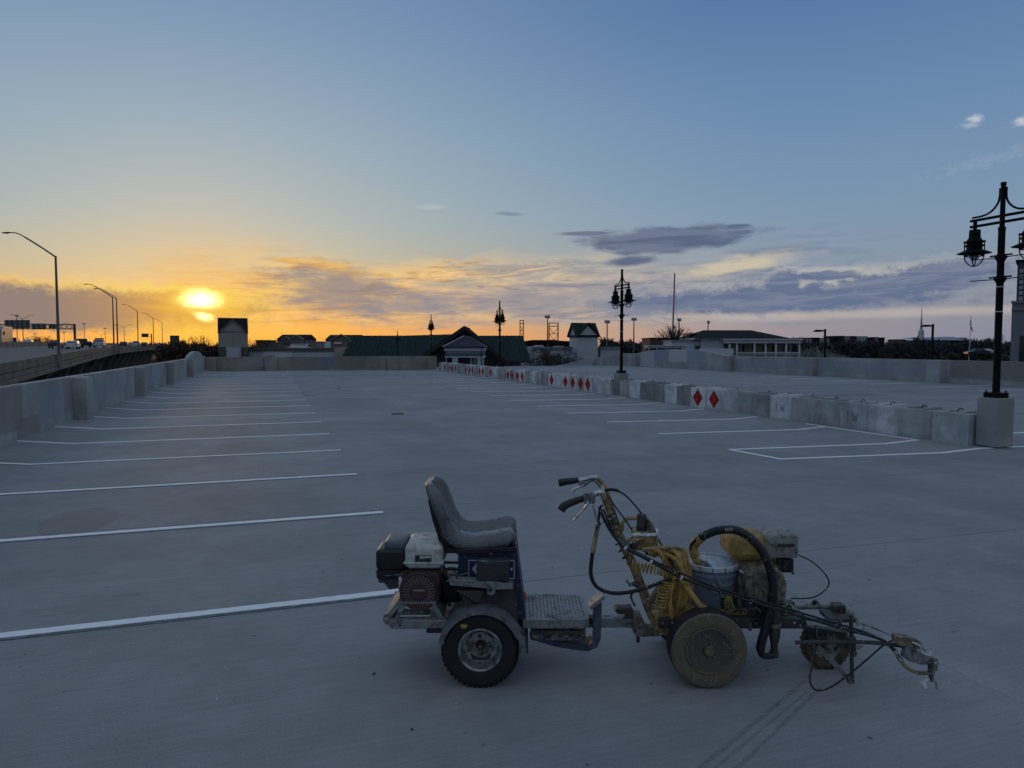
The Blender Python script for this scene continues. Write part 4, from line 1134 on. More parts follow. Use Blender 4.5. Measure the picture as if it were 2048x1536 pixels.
# big building with the green standing-seam roof
b = Bld('green_roof_building', 'long building with a large green standing-seam metal roof', 870, 112, yaw=R(0))
zr, ze = b.z(670.5), b.z(722); xl, xr = b.x(692), b.x(1046)
def slope(name, x0, x1, x0b, x1b, y0, z0, y1, z1, m, par, seam=1.0):
    o = MB().add([(x0, y1, z1), (x1, y1, z1), (x1b, y0, z0), (x0b, y0, z0), (x0, y1, z1 - .15), (x1, y1, z1 - .15), (x1b, y0, z0 - .15), (x0b, y0, z0 - .15)],
                 [(0, 1, 2, 3), (7, 6, 5, 4), (0, 3, 7, 4), (1, 5, 6, 2), (3, 2, 6, 7), (0, 4, 5, 1)]).build(name, m, par)
    n = int(abs(x1 - x0) / seam)
    for i in range(1, n):
        f = i / n
        MB().bar((x0b + (x1b - x0b) * f, y0, z0 + .03), (x0 + (x1 - x0) * f, y1, z1 + .03), .05, .07).build('seam', m, o)
    return o
slope('roof_slope', b.x(692), b.x(1046), b.x(693), b.x(1061), -4.0, ze, 4.0, zr, M_ROOFG, b.t, .62)
slope('roof_back', b.x(692), b.x(1046), b.x(692), b.x(1061), 12.0, ze, 4.1, zr, M_ROOFG, b.t, 4.0)
MB().mm((b.x(697), -2.6, GZ), (b.x(1040), 10.5, ze - .1)).build('wall', M_GRY, b.t)
MB().mm((b.x(694), 2.0, ze), (b.x(697), 9.0, zr - .8)).build('end_wall', M_SAND, b.t)
# cross gable with deep overhang
gx = 938; zg = b.z(657.5)
cg = MB()
cg.add([(b.x(gx), -9.0, zg), (b.x(gx), 5.0, zg), (b.x(858), 5.0, b.z(712)), (b.x(858), -8.0, b.z(712))], [(0, 1, 2, 3)])
cg.add([(b.x(gx), -9.0, zg), (b.x(gx), 5.0, zg), (b.x(1022), 5.0, b.z(728)), (b.x(1022), -8.0, b.z(728))], [(0, 1, 2, 3)])
cgo = cg.build('cross_gable_roof', M_ROOFG, b.t)
md = cgo.modifiers.new('thick', 'SOLIDIFY'); md.thickness = .28
for s in (858, 1022):
    MB().bar((b.x(s), -8.6, b.z(713 if s < 900 else 729)), (b.x(gx), -9.15, zg - .12), .1, .5, (0, 0, 1)).build('fascia', M_BLACK, cgo)
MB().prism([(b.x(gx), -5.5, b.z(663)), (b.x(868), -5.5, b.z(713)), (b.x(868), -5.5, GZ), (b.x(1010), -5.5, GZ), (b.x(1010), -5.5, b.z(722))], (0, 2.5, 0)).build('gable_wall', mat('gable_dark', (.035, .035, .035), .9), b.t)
b2 = slope('raised_roof', b.x(905), b.x(905), b.x(700), b.x(912), 6.0, zr - .2, 9.0, b.z(666), M_ROOFG, b.t, 3.0)

# kiosk with purple roof
b = Bld('kiosk', 'white kiosk with a purple hipped metal roof at the end of the block row', 931, 68)
kw0, kw1 = b.x(891.5), b.x(966.5)
ze, zt = b.z(693.5), b.z(671.5)
MB().mm((kw0, 0, b.z(706.5)), (kw1, 4, b.z(702))).build('fascia_band', M_GRY, b.t)
MB().mm((kw0 - .02, -.03, b.z(713)), (kw1 + .02, 4.03, b.z(706.8))).build('sign_band', mat('slate_band', (.10, .115, .15), .6), b.t)
MB().mm((kw0 - .15, -.15, b.z(702)), (kw1 + .15, 4.15, b.z(694.5))).build('frieze', M_WHT, b.t, bevel=.05)
MB().mm((kw0 - .1, -.1, b.z(715)), (kw1 + .1, 4.1, b.z(713.2))).build('ledge', M_WHT2, b.t)
zb = -2.6
for x0, x1 in ((891.5, 892.6), (904.5, 915.5), (954.5, 966.5)):
    MB().mm((b.x(x0), .02, zb), (b.x(x1), .5, b.z(715))).build('pillar', M_WHT, b.t)
MB().mm((b.x(892), .6, zb), (b.x(966), 4, b.z(715))).build('back_wall', mat('kiosk_dark', (.03, .03, .032), .8), b.t)
MB().mm((b.x(940), .45, zb), (b.x(942), .55, b.z(715))).build('door_frame', M_TRIM, b.t)
MB().mm((b.x(950), .45, zb), (b.x(951.5), .55, b.z(715))).build('door_frame', M_TRIM, b.t)
MB().mm((b.x(942.2), .48, zb), (b.x(949.8), .53, b.z(716))).build('door', mat('kiosk_door', (.12, .12, .11), .6), b.t)
MB().lathe([(.045, zb), (.045, b.z(694))], (b.x(963), -.12, 0), n=8).build('downpipe', M_BLACK, b.t)
ex0, ex1 = b.x(886), b.x(972)
ap = Vector((b.x(926), 1.9, zt)); ap2 = Vector((b.x(938), 1.9, zt))
ro = MB().add([(ex0, -.35, ze), (ex1, -.35, ze), (ex1, 4.35, ze), (ex0, 4.35, ze), tuple(ap), tuple(ap2), (ex0, -.35, ze - .12), (ex1, -.35, ze - .12), (ex1, 4.35, ze - .12), (ex0, 4.35, ze - .12)],
     [(0, 1, 5, 4), (1, 2, 5), (2, 3, 4, 5), (3, 0, 4), (0, 6, 7, 1), (1, 7, 8, 2), (2, 8, 9, 3), (3, 9, 6, 0), (9, 8, 7, 6)]).build('roof', M_ROOFP, b.t)
MB().bar((ex0, -.36, ze + .02), ap + Vector((0, -.01, .03)), .07, .06).build('hip_cap', M_TRIM, ro)
MB().bar((ex0, 4.3, ze + .02), ap + Vector((-.05, .02, .03)), .06, .05).build('hip_cap', M_TRIM, ro)
for i in range(1, 15):
    f = i / 15; x = ex0 + (ex1 - ex0) * f
    tt = min(1.0, (x - ex0) / (ap.x - ex0)) if x < ap.x else min(1.0, (ex1 - x) / (ex1 - ap2.x))
    MB().bar((x, -.36, ze + .02), (x, -.36 + (1.9 + .35) * tt * .98, ze + (zt - ze) * tt * .98 + .02), .03, .05).build('seam', M_ROOFP, ro)

# white wall building and white tower to the right of the green roof
b = Bld('shop_wall_building', 'long low pale building below the white gabled tower', 1150, 118)
b.box('wall', 1068, 1163, 696, 740, 10, M_WHT); b.box('side_wall', 1046, 1068, 693, 740, 9.0, M_WHT2, .6)
b.box('coping', 1066, 1164, 693.5, 698.5, 10.4, M_GRY, -.3)
b.box('wall', 1163.5, 1242, 697, 740, 10, M_WHT, .2); b.box('coping', 1192, 1243, 694, 698, 10.2, M_GRY, -.05)
for x0, x1 in ((1161, 1171), (1191, 1200)): b.box('pier', x0, x1, 694, 740, .8, M_SANDD, -.4)
b.box('roof_unit', 1069, 1087, 690.5, 694, 2, M_WHT2, 1.0); b.box('roof_unit', 1110, 1128, 692, 694, 2, M_WHT2, 1.0)
b = Bld('gabled_tower', 'white tower with a green two-gabled roof', 1174, 116, yaw=R(16))
TW, TD = 3.6, 3.6
zr, ze, zb = b.z(646.5), b.z(670.5), GZ
x0, x1 = -TW / 2 + .1, TW / 2 + .1
MB().prism([(x0, 0, zb), (x0, 0, ze), ((x0 + x1) / 2, 0, b.z(651)), (x1, 0, ze), (x1, 0, zb)], (0, TD, 0)).build('tower_wall', M_WHT, b.t)
MB().prism([(x0 + .01, 0.01, ze), (x0 + .01, TD / 2, b.z(651)), (x0 + .01, TD - .01, ze)], (TW - .02, 0, 0)).build('side_gable', M_WHT, b.t)
ro = MB()
xm = (x0 + x1) / 2
for a in (x0 - .25, x1 + .25):
    ro.add([(a, -.35, ze - .25), (a, TD + .35, ze - .25), (xm, TD + .35, zr), (xm, -.35, zr)], [(0, 1, 2, 3)])
for a in (-.25, TD + .25):
    ro.add([(x0 - .35, a, ze - .22), (x1 + .35, a, ze - .22), (x1 + .35, TD / 2, zr + .03), (x0 - .35, TD / 2, zr + .03)], [(0, 1, 2, 3)])
o = ro.build('roof', M_ROOFG, b.t); md = o.modifiers.new('thick', 'SOLIDIFY'); md.thickness = .15
MB().mm((x0 - .01, -.012, b.z(681) - .03), (x1 + .01, .02, b.z(681))).build('string_course', M_GRY, b.t)
for i, px in enumerate((1085, 1101, 1118, 1134, 1215, 1228)):
    p = at(px, 692, 112.0); h = (4.6, 5.6, 5.4, 4.2, 4.4, 3.8)[i]
    tree(BUSH[i % 2], (p.x, p.y, -3.6), h, 4.0, f'leafless shrub, {ORD[i]} from the green roof, before the long pale building', 'bare_shrub', 'leafless shrubs before the long pale building')

# stadium stand, lattice frames and floodlights
b = Bld('stadium_stand', 'long dark stadium stand behind the pale building', 1100, 210)
b.box('stand_wall', 1047, 1147, 686, 705, 14, M_BLACK); b.poly('stand_roof', [(1044, 683), (1064, 680), (1094, 680), (1150, 683), (1150, 686), (1044, 686)], 16, M_ROOFD, -2)
for i in range(9): b.box('column', 1050 + i * 11, 1051 + i * 11, 685, 705, .4, M_GRY, -.6)
def lattice(x0, x1, y0, y1, d, label, bays, topbars=2):
    b = Bld('lattice_frame', label, (x0 + x1) / 2, d, 'steel frame')
    m = mat('rust_steel', (.07, .045, .035), .7, .3)
    for x in (x0, x1):
        for dy in (0, 2.0): MB().mm((b.x(x) - .1, dy - .1, -6), (b.x(x) + .1, dy + .1, b.z(y0))).build('leg', m, b.t)
    z0, z1 = b.z(y1), b.z(y0)
    for i in range(topbars): MB().bar((b.x(x0), 0, z1 - .15 - i * .9), (b.x(x1), 0, z1 - .15 - i * .9), .22).build('top_bar', m, b.t)
    hh = (z1 - 1.4 - z0) / bays
    for i in range(bays):
        zz = z0 + hh * i
        MB().bar((b.x(x0), 0, zz), (b.x(x1), 0, zz), .18).build('tie_bar', m, b.t)
        MB().bar((b.x(x0), 0, zz + hh), (0, 0, zz + .1), .13).build('brace', m, b.t); MB().bar((b.x(x1), 0, zz + hh), (0, 0, zz + .1), .13).build('brace', m, b.t)
lattice(1040, 1047, 640, 672, 200, 'narrow rusty lattice frame rising beside the end of the green roof', 2)
lattice(1098.5, 1116.5, 645, 680, 200, 'wide rusty lattice frame above the dark stadium stand', 2)
M_FLOOD = mat('flood_pole', (.14, .13, .125), .6, .4)
def flood(px, y0, yb, d, w, label, hang=False):
    b = Bld('floodlight', label, px, d, 'floodlight', 0, 'sports floodlights')
    MB().tube([(0, 0, -6), (0, 0, b.z(y0 + 4))], [.3, .16], 8).build('pole', M_FLOOD, b.t)
    for r_ in range(2):
        MB().box((0, 0, b.z(y0 + 1 + r_ * 3)), (w, .25, .14)).build('crossbar', M_FLOOD, b.t)
        for i in range(4): MB().lathe([(.12, 0), (.3, .35), (.3, .4)], (-w / 2 + w * (i + .5) / 4, -.1, b.z(y0 + 1 + r_ * 3) - .3), (0, -1, .3), 8).build('lamp_head', M_PEBW if i % 2 else M_FLOOD, b.t)
for px, y0, d, w, lb in ((1095, 630, 230, 1.7, 'floodlight mast between the two rusty lattice frames'), (1214, 640, 220, 1.6, 'floodlight mast left of the second lantern lamp'), (1267.5, 635, 230, 1.7, 'floodlight mast right of the second lantern lamp'), (1357.5, 636, 225, 1.0, 'floodlight mast beside the round bare tree'), (1415.5, 641, 235, .5, 'slim floodlight mast behind the dark hipped roof')):
    flood(px, y0, 700, d, w, lb)
# tall guyed mast
b = Bld('radio_mast', 'tall thin pale radio mast with guy wires', 1344, 190, 'mast')
top = Vector((b.x(1347.5), 0, b.z(546))); mm_ = mat('mast_metal', (.24, .25, .27), .5, .4)
MB().tube([(0, 0, -6), top * .5 + Vector((0, 0, 0)), top], [.28, .24, .2], 6).build('mast', mm_, b.t)
for q in (28, 22, -24): MB().tube([top * .93, (b.x(1344 + q), 6, -2)], .018, 4).build('guy_wire', mm_, b.t)

# round bare tree, brown block, pavilion
def fan_tree(seed):
    rr = random.Random(seed); tr = MB().tube([(0, 0, 0), (0, 0, 2.6)], [.28, .2], 7); cr = MB()
    for i in range(60):
        a = rr.uniform(0, 6.28); e = rr.uniform(.05, 1.0); d = Vector((math.cos(a) * math.cos(e * 1.5), math.sin(a) * math.cos(e * 1.5), math.sin(e * 1.5) + .12)).normalized()
        L = 4.6 / math.sqrt((d.x ** 2 + d.y ** 2) / 1.0 + (d.z / .92) ** 2) * rr.uniform(.8, 1.02)
        p0 = Vector((0, 0, 2.2 + rr.uniform(0, .5))); pts = [p0, p0 + d * L * .5 + Vector((0, 0, -.25)), p0 + d * L]
        cr.tube(pts, [.07, .05, .03], 3, caps=False)
        for k in range(9):
            f = rr.uniform(.4, 1.0); q = p0 + d * L * f; g = (d + Vector((rr.gauss(0, .6), rr.gauss(0, .6), rr.gauss(.2, .4)))).normalized()
            cr.tube([q, q + g * rr.uniform(.4, .9)], [.03, .02], 3, caps=False)
    return tr.mesh('trunk', M_BARK, fix=False), cr.mesh('crown', M_TWIG, fix=False)
p = at(1347, 692, 150); tree(fan_tree(77), (p.x, p.y, -0.4), 7.2, 10.0, 'round leafless tree left of the dark hipped pavilion roof', w=1.35)
p = at(1222, 692, 150); tree(BARE[1], (p.x, p.y, -6), 8.6, 10.0, 'slim leafless tree left of the second lantern lamp', w=.6)
p = at(1253, 692, 150); tree(BARE[2], (p.x, p.y, -6), 8.4, 10.0, 'slim leafless tree right of the second lantern lamp', w=.6)
b = Bld('brown_block', 'low brown brick block below the round bare tree', 1325, 128)
b.box('wall', 1300, 1372, 677, 720, 8, M_BROWN); b.box('coping', 1299, 1373, 675.5, 677.5, 8.3, M_ROOFD, -.2)
b = Bld('porch', 'small white open porch in front of the brown block', 1330, 112)
b.box('beam', 1296, 1372, 692, 696, 3, M_WHT); b.box('roof', 1295, 1373, 690.5, 692.2, 3.4, M_TRIM, -.2)
for x in (1297, 1314, 1334, 1351, 1369): b.box('post', x, x + 2.5, 696, 720, .25, M_WHT, .1)
b.box('back_wall', 1298, 1371, 696, 720, .2, M_GRY, 2.6)
b = Bld('trellis', 'dark flat pergola roof left of the hipped pavilion', 1378, 122, 'pergola')
b.box('slab', 1362, 1399, 668.5, 670, 3, M_ROOFD); b.box('slab', 1372, 1392, 666, 667, 2.5, M_ROOFD, .3)
for x in (1368, 1382, 1394): b.box('post', x, x + 1.2, 670, 690, .2, M_ROOFD, .5)
b = Bld('pavilion', 'white pavilion with a dark hipped roof and a columned porch', 1490, 118)
zr, ze = b.z(658.5), b.z(676.5)
a0, a1 = b.x(1387), b.x(1576); r0, r1 = b.x(1429), b.x(1530)
MB().add([(a0, -1, ze), (a1, -1, ze), (a1, 15, ze), (a0, 15, ze), (r0, 7, zr), (r1, 7, zr)], [(0, 1, 5, 4), (1, 2, 5), (2, 3, 4, 5), (3, 0, 4), (3, 2, 1, 0)]).build('roof', M_ROOFD, b.t)
b.box('wall', 1402, 1447, 677, 740, 10, M_WHT); b.box('wall', 1448, 1595, 684, 740, 9, M_SAND, 2.6)
b.box('eaves', 1387, 1577, 676.4, 678.5, 14, M_WHT2, -.6)
b.box('entablature', 1444, 1599, 680, 686.5, 3.2, M_WHT, -.9); b.box('cornice', 1442, 1600, 677.8, 680, 3.6, M_WHT2, -1.15)
for x in (1457, 1471.5, 1506.5, 1528.5, 1549, 1569.5, 1595.5): b.box('column', x - 1.6, x + 1.6, 686.5, 740, .3, M_WHT2, -.7)
for x in (1497, 1518, 1539, 1558): b.box('door', x - 2, x + 2, 691, 703, .1, M_BLACK, 2.5)
for x in (1579, 1588): b.box('window', x - 2.5, x + 2.5, 689, 702, .1, M_WIN, 2.5)
b.box('railing', 1472, 1597, 704.5, 706, .08, M_WHT2, -.9); b.box('railing', 1472, 1597, 707.5, 708.5, .08, M_WHT2, -.9)
b.box('low_wing', 1345, 1402, 682, 740, 7, M_WHT, .5); b.box('wing_roof', 1343, 1403, 680, 682.3, 7.4, M_GRY, .3)
for x in (1352, 1392): b.box('opening', x, x + 9, 691, 698, .12, M_WIN, .42)
b.box('front_wall', 1391, 1458, 697, 740, .3, M_WHT2, -2.5)
for i in range(4): 
    p = at(1490 + i * 13, 692, 113); tree(BUSH[i % 2], (p.x, p.y, -2.2), 2.6, 4.0, f'low shrub, {ORD[i]} from the left before the pavilion porch', 'bare_shrub', 'low shrubs before the pavilion')
# blossom trees, apartments, church, flag, pylons
for i, (px, d, h) in enumerate(((1606, 128, 8.2), (1621, 132, 8.0), (1636, 126, 8.4), (1651, 134, 7.6), (1668, 138, 7.2), (1684, 140, 6.8))):
    p = at(px, 692, d); tree(BLOS[i % 2], (p.x, p.y, -6.2), h, 6.0, f'pale blossoming tree, {ORD[i]} from the pavilion', 'blossom_tree', 'pale blossoming trees right of the pavilion', w=.85)
b = Bld('apartment_block', 'distant dark and white apartment block beyond the blossoming trees', 1690, 330)
rr = random.Random(5)
for i, (x0, x1, y0, m) in enumerate(((1602, 1624, 676.5, M_GRY), (1624, 1640, 676, M_ROOFD), (1640, 1658, 677, M_WHT), (1658, 1673, 676.5, M_ROOFD), (1673, 1688, 672.5, M_ROOFD), (1688, 1702, 674.5, M_WHT), (1702, 1712, 673, M_ROOFD), (1712, 1736, 673.5, M_WHT), (1736, 1748, 675.5, M_ROOFD), (1748, 1758, 675, M_GRY), (1758, 1769, 676, M_ROOFD))):
    b.box('wall', x0, x1 - .2, y0, 705, 14, m, (i % 2) * .8); b.box('parapet', x0 - .3, x1 + .1, y0 - 1, y0, 14.4, M_ROOFD, (i % 2) * .8 - .2)
    for q in range(int((x1 - x0) / 6)):
        for yy in (y0 + 2.5, y0 + 7.5): b.box('window', x0 + 2 + q * 6, x0 + 4.4 + q * 6, yy, yy + 3, .2, M_WIN, (i % 2) * .8 - .1)
b = Bld('house', 'tiny dark house on the horizon right of the apartment block', 1802, 360)
b.box('wall', 1792, 1812, 681, 700, 8, M_BROWN); b.poly('roof', [(1790, 681), (1795, 678.5), (1809, 678.5), (1814, 681)], 9, M_ROOFD, -.4)
b = Bld('church', 'distant church with a pale roof and a very tall thin spire', 1880, 340, 'church')
MB().add([(b.x(1824), -2, b.z(680)), (b.x(1932), -2, b.z(680)), (b.x(1934), 12, b.z(672.5)), (b.x(1828), 12, b.z(675.5)), (b.x(1824), -2, b.z(681)), (b.x(1932), -2, b.z(681))], [(0, 1, 2, 3), (0, 4, 5, 1)]).build('roof', mat('pale_roof', (.25, .28, .31), .5), b.t)
b.box('wall', 1825, 1928, 680.5, 705, 14, M_BROWN); b.box('side_wall', 1928, 1935, 675, 705, 12, M_GRY, 1)
for i in range(9): b.box('window', 1832 + i * 10, 1837 + i * 10, 683, 687, .2, M_WIN, -.15)
b.box('belfry', 1844.5, 1852.5, 661, 676, 1.9, M_WHT, 2); b.box('belfry_top', 1846, 1851, 657, 661, 1.3, M_WHT2, 2.3)
MB().lathe([(.55, b.z(657)), (.2, b.z(632)), (.05, b.z(608))], (b.x(1848.5), 2.9, 0), n=8).build('spire', M_GRY, b.t)
b = Bld('flagpole', 'white flagpole with a limp drooping dark flag', 1938, 150, 'flagpole')
MB().tube([(0, 0, -7), (b.x(1940), 0, b.z(631))], [.12, .05], 8).build('pole', M_TRIM, b.t)
fl = [(1939.6, 640), (1939.2, 648), (1940.5, 655), (1944.5, 663), (1945.5, 661.5), (1942, 653), (1941.4, 647), (1941.2, 640)]
o = b.poly('flag', fl, .12, mat('flag_cloth', (.05, .04, .06), .9), .05)
b = Bld('pylon', 'small lattice power pylon left of the tall right-hand building', 2003.5, 420, 'pylon')
for s in (-1, 1): MB().bar((s * 1.2, 0, -8), (s * .25, 0, b.z(668)), .18).build('leg', M_FARP, b.t)
for y, w in ((672, 2.6), (676, 3.4), (680, 2.8)): MB().box((0, 0, b.z(y)), (w * 1.1, .3, .3)).build('cross_arm', M_FARP, b.t)
def shoebox(px, y0, d, label):
    b = Bld('area_lamp', label, px, d, 'street lamp', 0, 'area lamps behind the right parapet')
    z = b.z(y0); k = d / F
    MB().mm((-.10, -.10, -8), (.10, .10, z)).build('pole', M_LAMP, b.t)
    MB().prism([(-.12, -.25, z - .30), (-.3, -.25, z - .12), (-1.0, -.25, z - .08), (-1.35, -.25, z - .22), (-1.35, -.25, z - .34), (-.9, -.25, z - .36)], (0, .5, 0)).build('lamp_head', M_LAMP, b.t, bevel=.03)
shoebox(1649.5, 658, 85, 'black area lamp behind the right wall, before the blossoming trees')
shoebox(1864.5, 648, 85, 'black area lamp behind the right wall, before the church spire')
for i, (px, h, lb) in enumerate(((1885, 6.2, 'dark evergreen right of the area lamp before the church'), (1902, 6.4, 'dark evergreen in front of the church wall'), (1770, 5.6, 'dark evergreen below the end of the apartment block'), (1995, 6.2, 'dark evergreen left of the tall right-hand building'), (2008, 6.4, 'dark evergreen touching the tall right-hand building'))):
    p = at(px, 692, 150); tree(EVER[i % 2], (p.x, p.y, -5.6), h, 6.0, lb, 'evergreen_tree', 'evergreens behind the right wall', w=1.1)
for i, (px, d) in enumerate(((1955, 150), (1968, 152))):
    t = car('car', ('dark', 'pale')[i] + ' parked car beyond the right wall near the flagpole', 'car', at(px, 692, d), -YAW + 1.5, (C_DARK, C_WHITE)[i], 'sedan', grp='cars parked beyond the right wall'); t.location.z = at(px, 711, d).z
# tall building at the right edge
b = Bld('office_building', 'tall grey office building with a gridded tower at the right edge', 2021, 95, yaw=R(-37))
b.box('lower_block', 2021, 2130, 604, 760, 12, mat('office_grey', (.20, .21, .22), .8, var=.06, scale=.3), 0)
b.box('cornice', 2019.5, 2132, 602, 606, 12.6, M_GRY, -.3)
b.box('tower', 2027, 2130, 521, 604, 12, mat('office_dark', (.07, .08, .085), .7), 1.2); b.box('roof_cap', 2024, 2132, 519, 523, 13, M_ROOFD, .7)
for i in range(4):
    for j in range(6):
        b.box('window', 2031 + i * 11, 2037.5 + i * 11, 538 + j * 11, 545 + j * 11, .15, mat('tower_window', (.36, .38, .38), .35), 1.1)
for x0 in (2036, 2050, 2064): b.box('tall_window', x0, x0 + 11, 672, 760, .3, M_WIN, -.15)
b.box('string_course', 2020.5, 2131, 617, 621, .3, M_GRY, -.2)

# ------------------------------------------------------------------ the two machines in front
OFF = -0.10                                   # the near wheels touch the deck 3.92 m out
class Machine:
    """parts are built in a frame whose x runs to the camera's right and y away from it"""
    def __init__(s, name, label, cat, u0, d0):
        s.u0, s.d0 = u0, d0
        p = RGT * u0 + FWD * (d0 + OFF)
        s.t = thing(name, label, cat, (p.x, p.y, 0), -YAW)
    def p(s, x, y, d):
        u, dd, z = udz(x, y, d + OFF); return Vector((u - s.u0, d - s.d0, z))
    def tube(s, name, pts, r, m, parent=None, n=8, k=5):
        q = [s.p(*a) for a in pts]
        if len(q) > 2: q = curve(q, k)
        return MB().tube(q, r, n).build(name, m, parent or s.t)
    def box(s, name, x0, y0, x1, y1, da, db, m, parent=None, bevel=0.006):
        a, b = s.p(x0, y0, da), s.p(x1, y1, da)
        return MB().mm((a.x, da - s.d0, min(a.z, b.z)), (b.x, db - s.d0, max(a.z, b.z))).build(name, m, parent or s.t, bevel=bevel)
    def prism(s, name, pts, da, db, m, parent=None, bevel=0.004):
        return MB().prism([s.p(x, y, da) for x, y in pts], (0, db - da, 0)).build(name, m, parent or s.t, bevel=bevel)
    def disc(s, name, x, y, d, prof, m, parent=None, n=28, axis=(0, -1, 0)):
        return MB().lathe(prof, s.p(x, y, d), axis, n).build(name, m, parent or s.t)
    def helix(s, name, pts, R_, r, turns, m, parent=None, per=10):
        c = curve([s.p(*a) for a in pts], 8); N = turns * per; out = []
        tot = len(c) - 1
        for i in range(N + 1):
            f = i / N * tot; j = min(int(f), tot - 1); q = c[j].lerp(c[j + 1], f - j)
            t = (c[j + 1] - c[j]).normalized(); e = Vector((0, 1, 0)); e = (e - t * e.dot(t)).normalized(); g = t.cross(e)
            w = 2 * math.pi * i / per
            out.append(q + (e * math.cos(w) + g * math.sin(w)) * R_)
        return MB().tube(out, r, 5).build(name, m, parent or s.t)

WHT = (0.62, 0.62, 0.6)
K_CHROME = mat('worn_chrome', (0.55, 0.55, 0.55), .22, 1.0, var=.1, dirt=((.16, .13, .09), .35, 30))
K_STEEL = mat('dirty_steel', (0.26, 0.26, 0.255), .5, .5, var=.25, scale=14, dirt=((.07, .06, .05), .5, 18), splat=(WHT, .6, 70))
K_DSTEEL = mat('dark_steel', (0.065, 0.065, 0.066), .55, .4, var=.3, scale=14, dirt=((.10, .085, .06), .4, 16), splat=(WHT, .55, 80))
K_BLACK = mat('black_plastic', (0.014, 0.014, 0.016), .42, var=.3, scale=20, splat=((.35, .36, .36), .25, 90))
K_RUBBER = mat('tyre_rubber', (0.014, 0.014, 0.015), .75, var=.3, scale=18, dirt=((.03, .029, .028), .25, 12), splat=((.4, .4, .38), .18, 60))
K_HOSE = mat('black_hose', (0.010, 0.010, 0.012), .38, var=.3, scale=30, splat=((.5, .5, .46), .6, 60))
K_HOSEY = mat('mustard_hose', (0.52, 0.32, 0.085), .6, var=.3, scale=22, dirt=((.24, .15, .055), .4, 30), splat=(WHT, .6, 80), bump=.3)
K_YEL = mat('mustard_paint_crust', (0.42, 0.28, 0.09), .7, var=.4, scale=20, dirt=((.13, .09, .045), .4, 26), splat=(WHT, .7, 80), bump=.6, bscale=90)
K_CRUST = mat('crusted_engine', (0.26, 0.225, 0.165), .75, var=.35, scale=26, dirt=((.10, .085, .06), .45, 30), splat=((.40, .37, .30), .5, 85), bump=.9, bscale=120)
K_TANKY = mat('crusted_tank', (0.46, 0.30, 0.085), .65, var=.35, scale=22, dirt=((.26, .17, .06), .4, 34), splat=(WHT, .4, 90), bump=.8, bscale=150)
K_VINYL = mat('worn_vinyl', (0.082, 0.086, 0.09), .25, var=.22, scale=5, dirt=((.16, .165, .17), .28, 34), splat=((.5, .51, .51), .4, 80), spec=1.0)
K_VINYLD = mat('seat_shell', (0.012, 0.012, 0.014), .5, var=.3, scale=9, splat=((.3, .3, .3), .25, 80))
K_BLUE = mat('dark_blue_paint', (0.013, 0.019, 0.07), .4, var=.2, scale=12, dirt=((.03, .03, .035), .35, 14), splat=(WHT, .25, 90))
K_CREAM = mat('cream_tank', (0.58, 0.58, 0.53), .38, var=.12, scale=12, dirt=((.30, .28, .23), .35, 22), splat=((.1, .1, .1), .25, 70))
K_MAROON = mat('maroon_cover', (0.075, 0.034, 0.034), .5, var=.3, scale=16, dirt=((.06, .05, .045), .4, 20), splat=((.35, .33, .3), .3, 80))
K_BWHITE = mat('rag_white', (.7, .7, .7), .9)
K_PAIL = mat('pail_plastic', (0.15, 0.195, 0.25), .45, var=.12, scale=9, streak=((.5, .52, .52), .35), splat=(WHT, .55, 60))
K_LID = mat('pail_lid', (0.52, 0.56, 0.60), .4, var=.15, scale=14, dirt=((.34, .34, .33), .35, 18), splat=((.8, .8, .78), .5, 40))
K_ORANGE = mat('orange_grip', (.45, .09, .03), .5, var=.2)
K_PRINT = mat('dark_print', (.012, .012, .015), .6)
K_WPRINT = mat('white_print', (.55, .57, .6), .5)
def wheel_face_mat(cx, cz):
    m = bpy.data.materials.new('paint_run_wheel'); m.use_nodes = True
    n = NT(m.node_tree); bs = m.node_tree.nodes['Principled BSDF']; P = n.coord('Object'); x, y, z = n.split(P)
    v = n.noise(P, 18, 5, .6)
    c = n.mix(v, (.085, .070, .048), (.21, .165, .10))
    ex, ez = x - cx, z - cz; rad = n.math('SQRT', ex * ex + ez * ez)
    c = n.mix(n.step(.128, .118, rad) * n.step(.026, .034, rad) * .65, c, (.075, .070, .060))
    run = n.noise(n.xyz(x * 55, 0, z * 5), 1.0, 4, .6)
    gate = n.noise(P, 14, 2, .5)
    c = n.mix(n.step(.58, .7, run) * n.step(.45, .6, gate) * .6, c, (.33, .22, .09))
    run2 = n.noise(n.xyz(x * 80 + 9, 0, z * 4), 1.0, 3, .6)
    c = n.mix(n.step(.68, .74, run2) * .7, c, (.55, .55, .52))
    rust = n.noise(P, 9, 4, .6)
    c = n.mix(n.step(.6, .75, rust) * .6, c, (.16, .055, .035))
    vo = n.voronoi(P, 90); sel = n.noise(P, 20, 2, .5)
    c = n.mix(n.step(.2, .15, vo) * n.step(.5, .6, sel), c, (.6, .6, .58))
    n.put(bs.inputs['Base Color'], c); bs.inputs['Roughness'].default_value = .6
    bp = n.node('ShaderNodeBump'); bp.inputs['Strength'].default_value = .4; bp.inputs['Distance'].default_value = .004
    n.put(bp.inputs['Height'], run); n.l.new(bp.outputs[0], bs.inputs['Normal'])
    return m

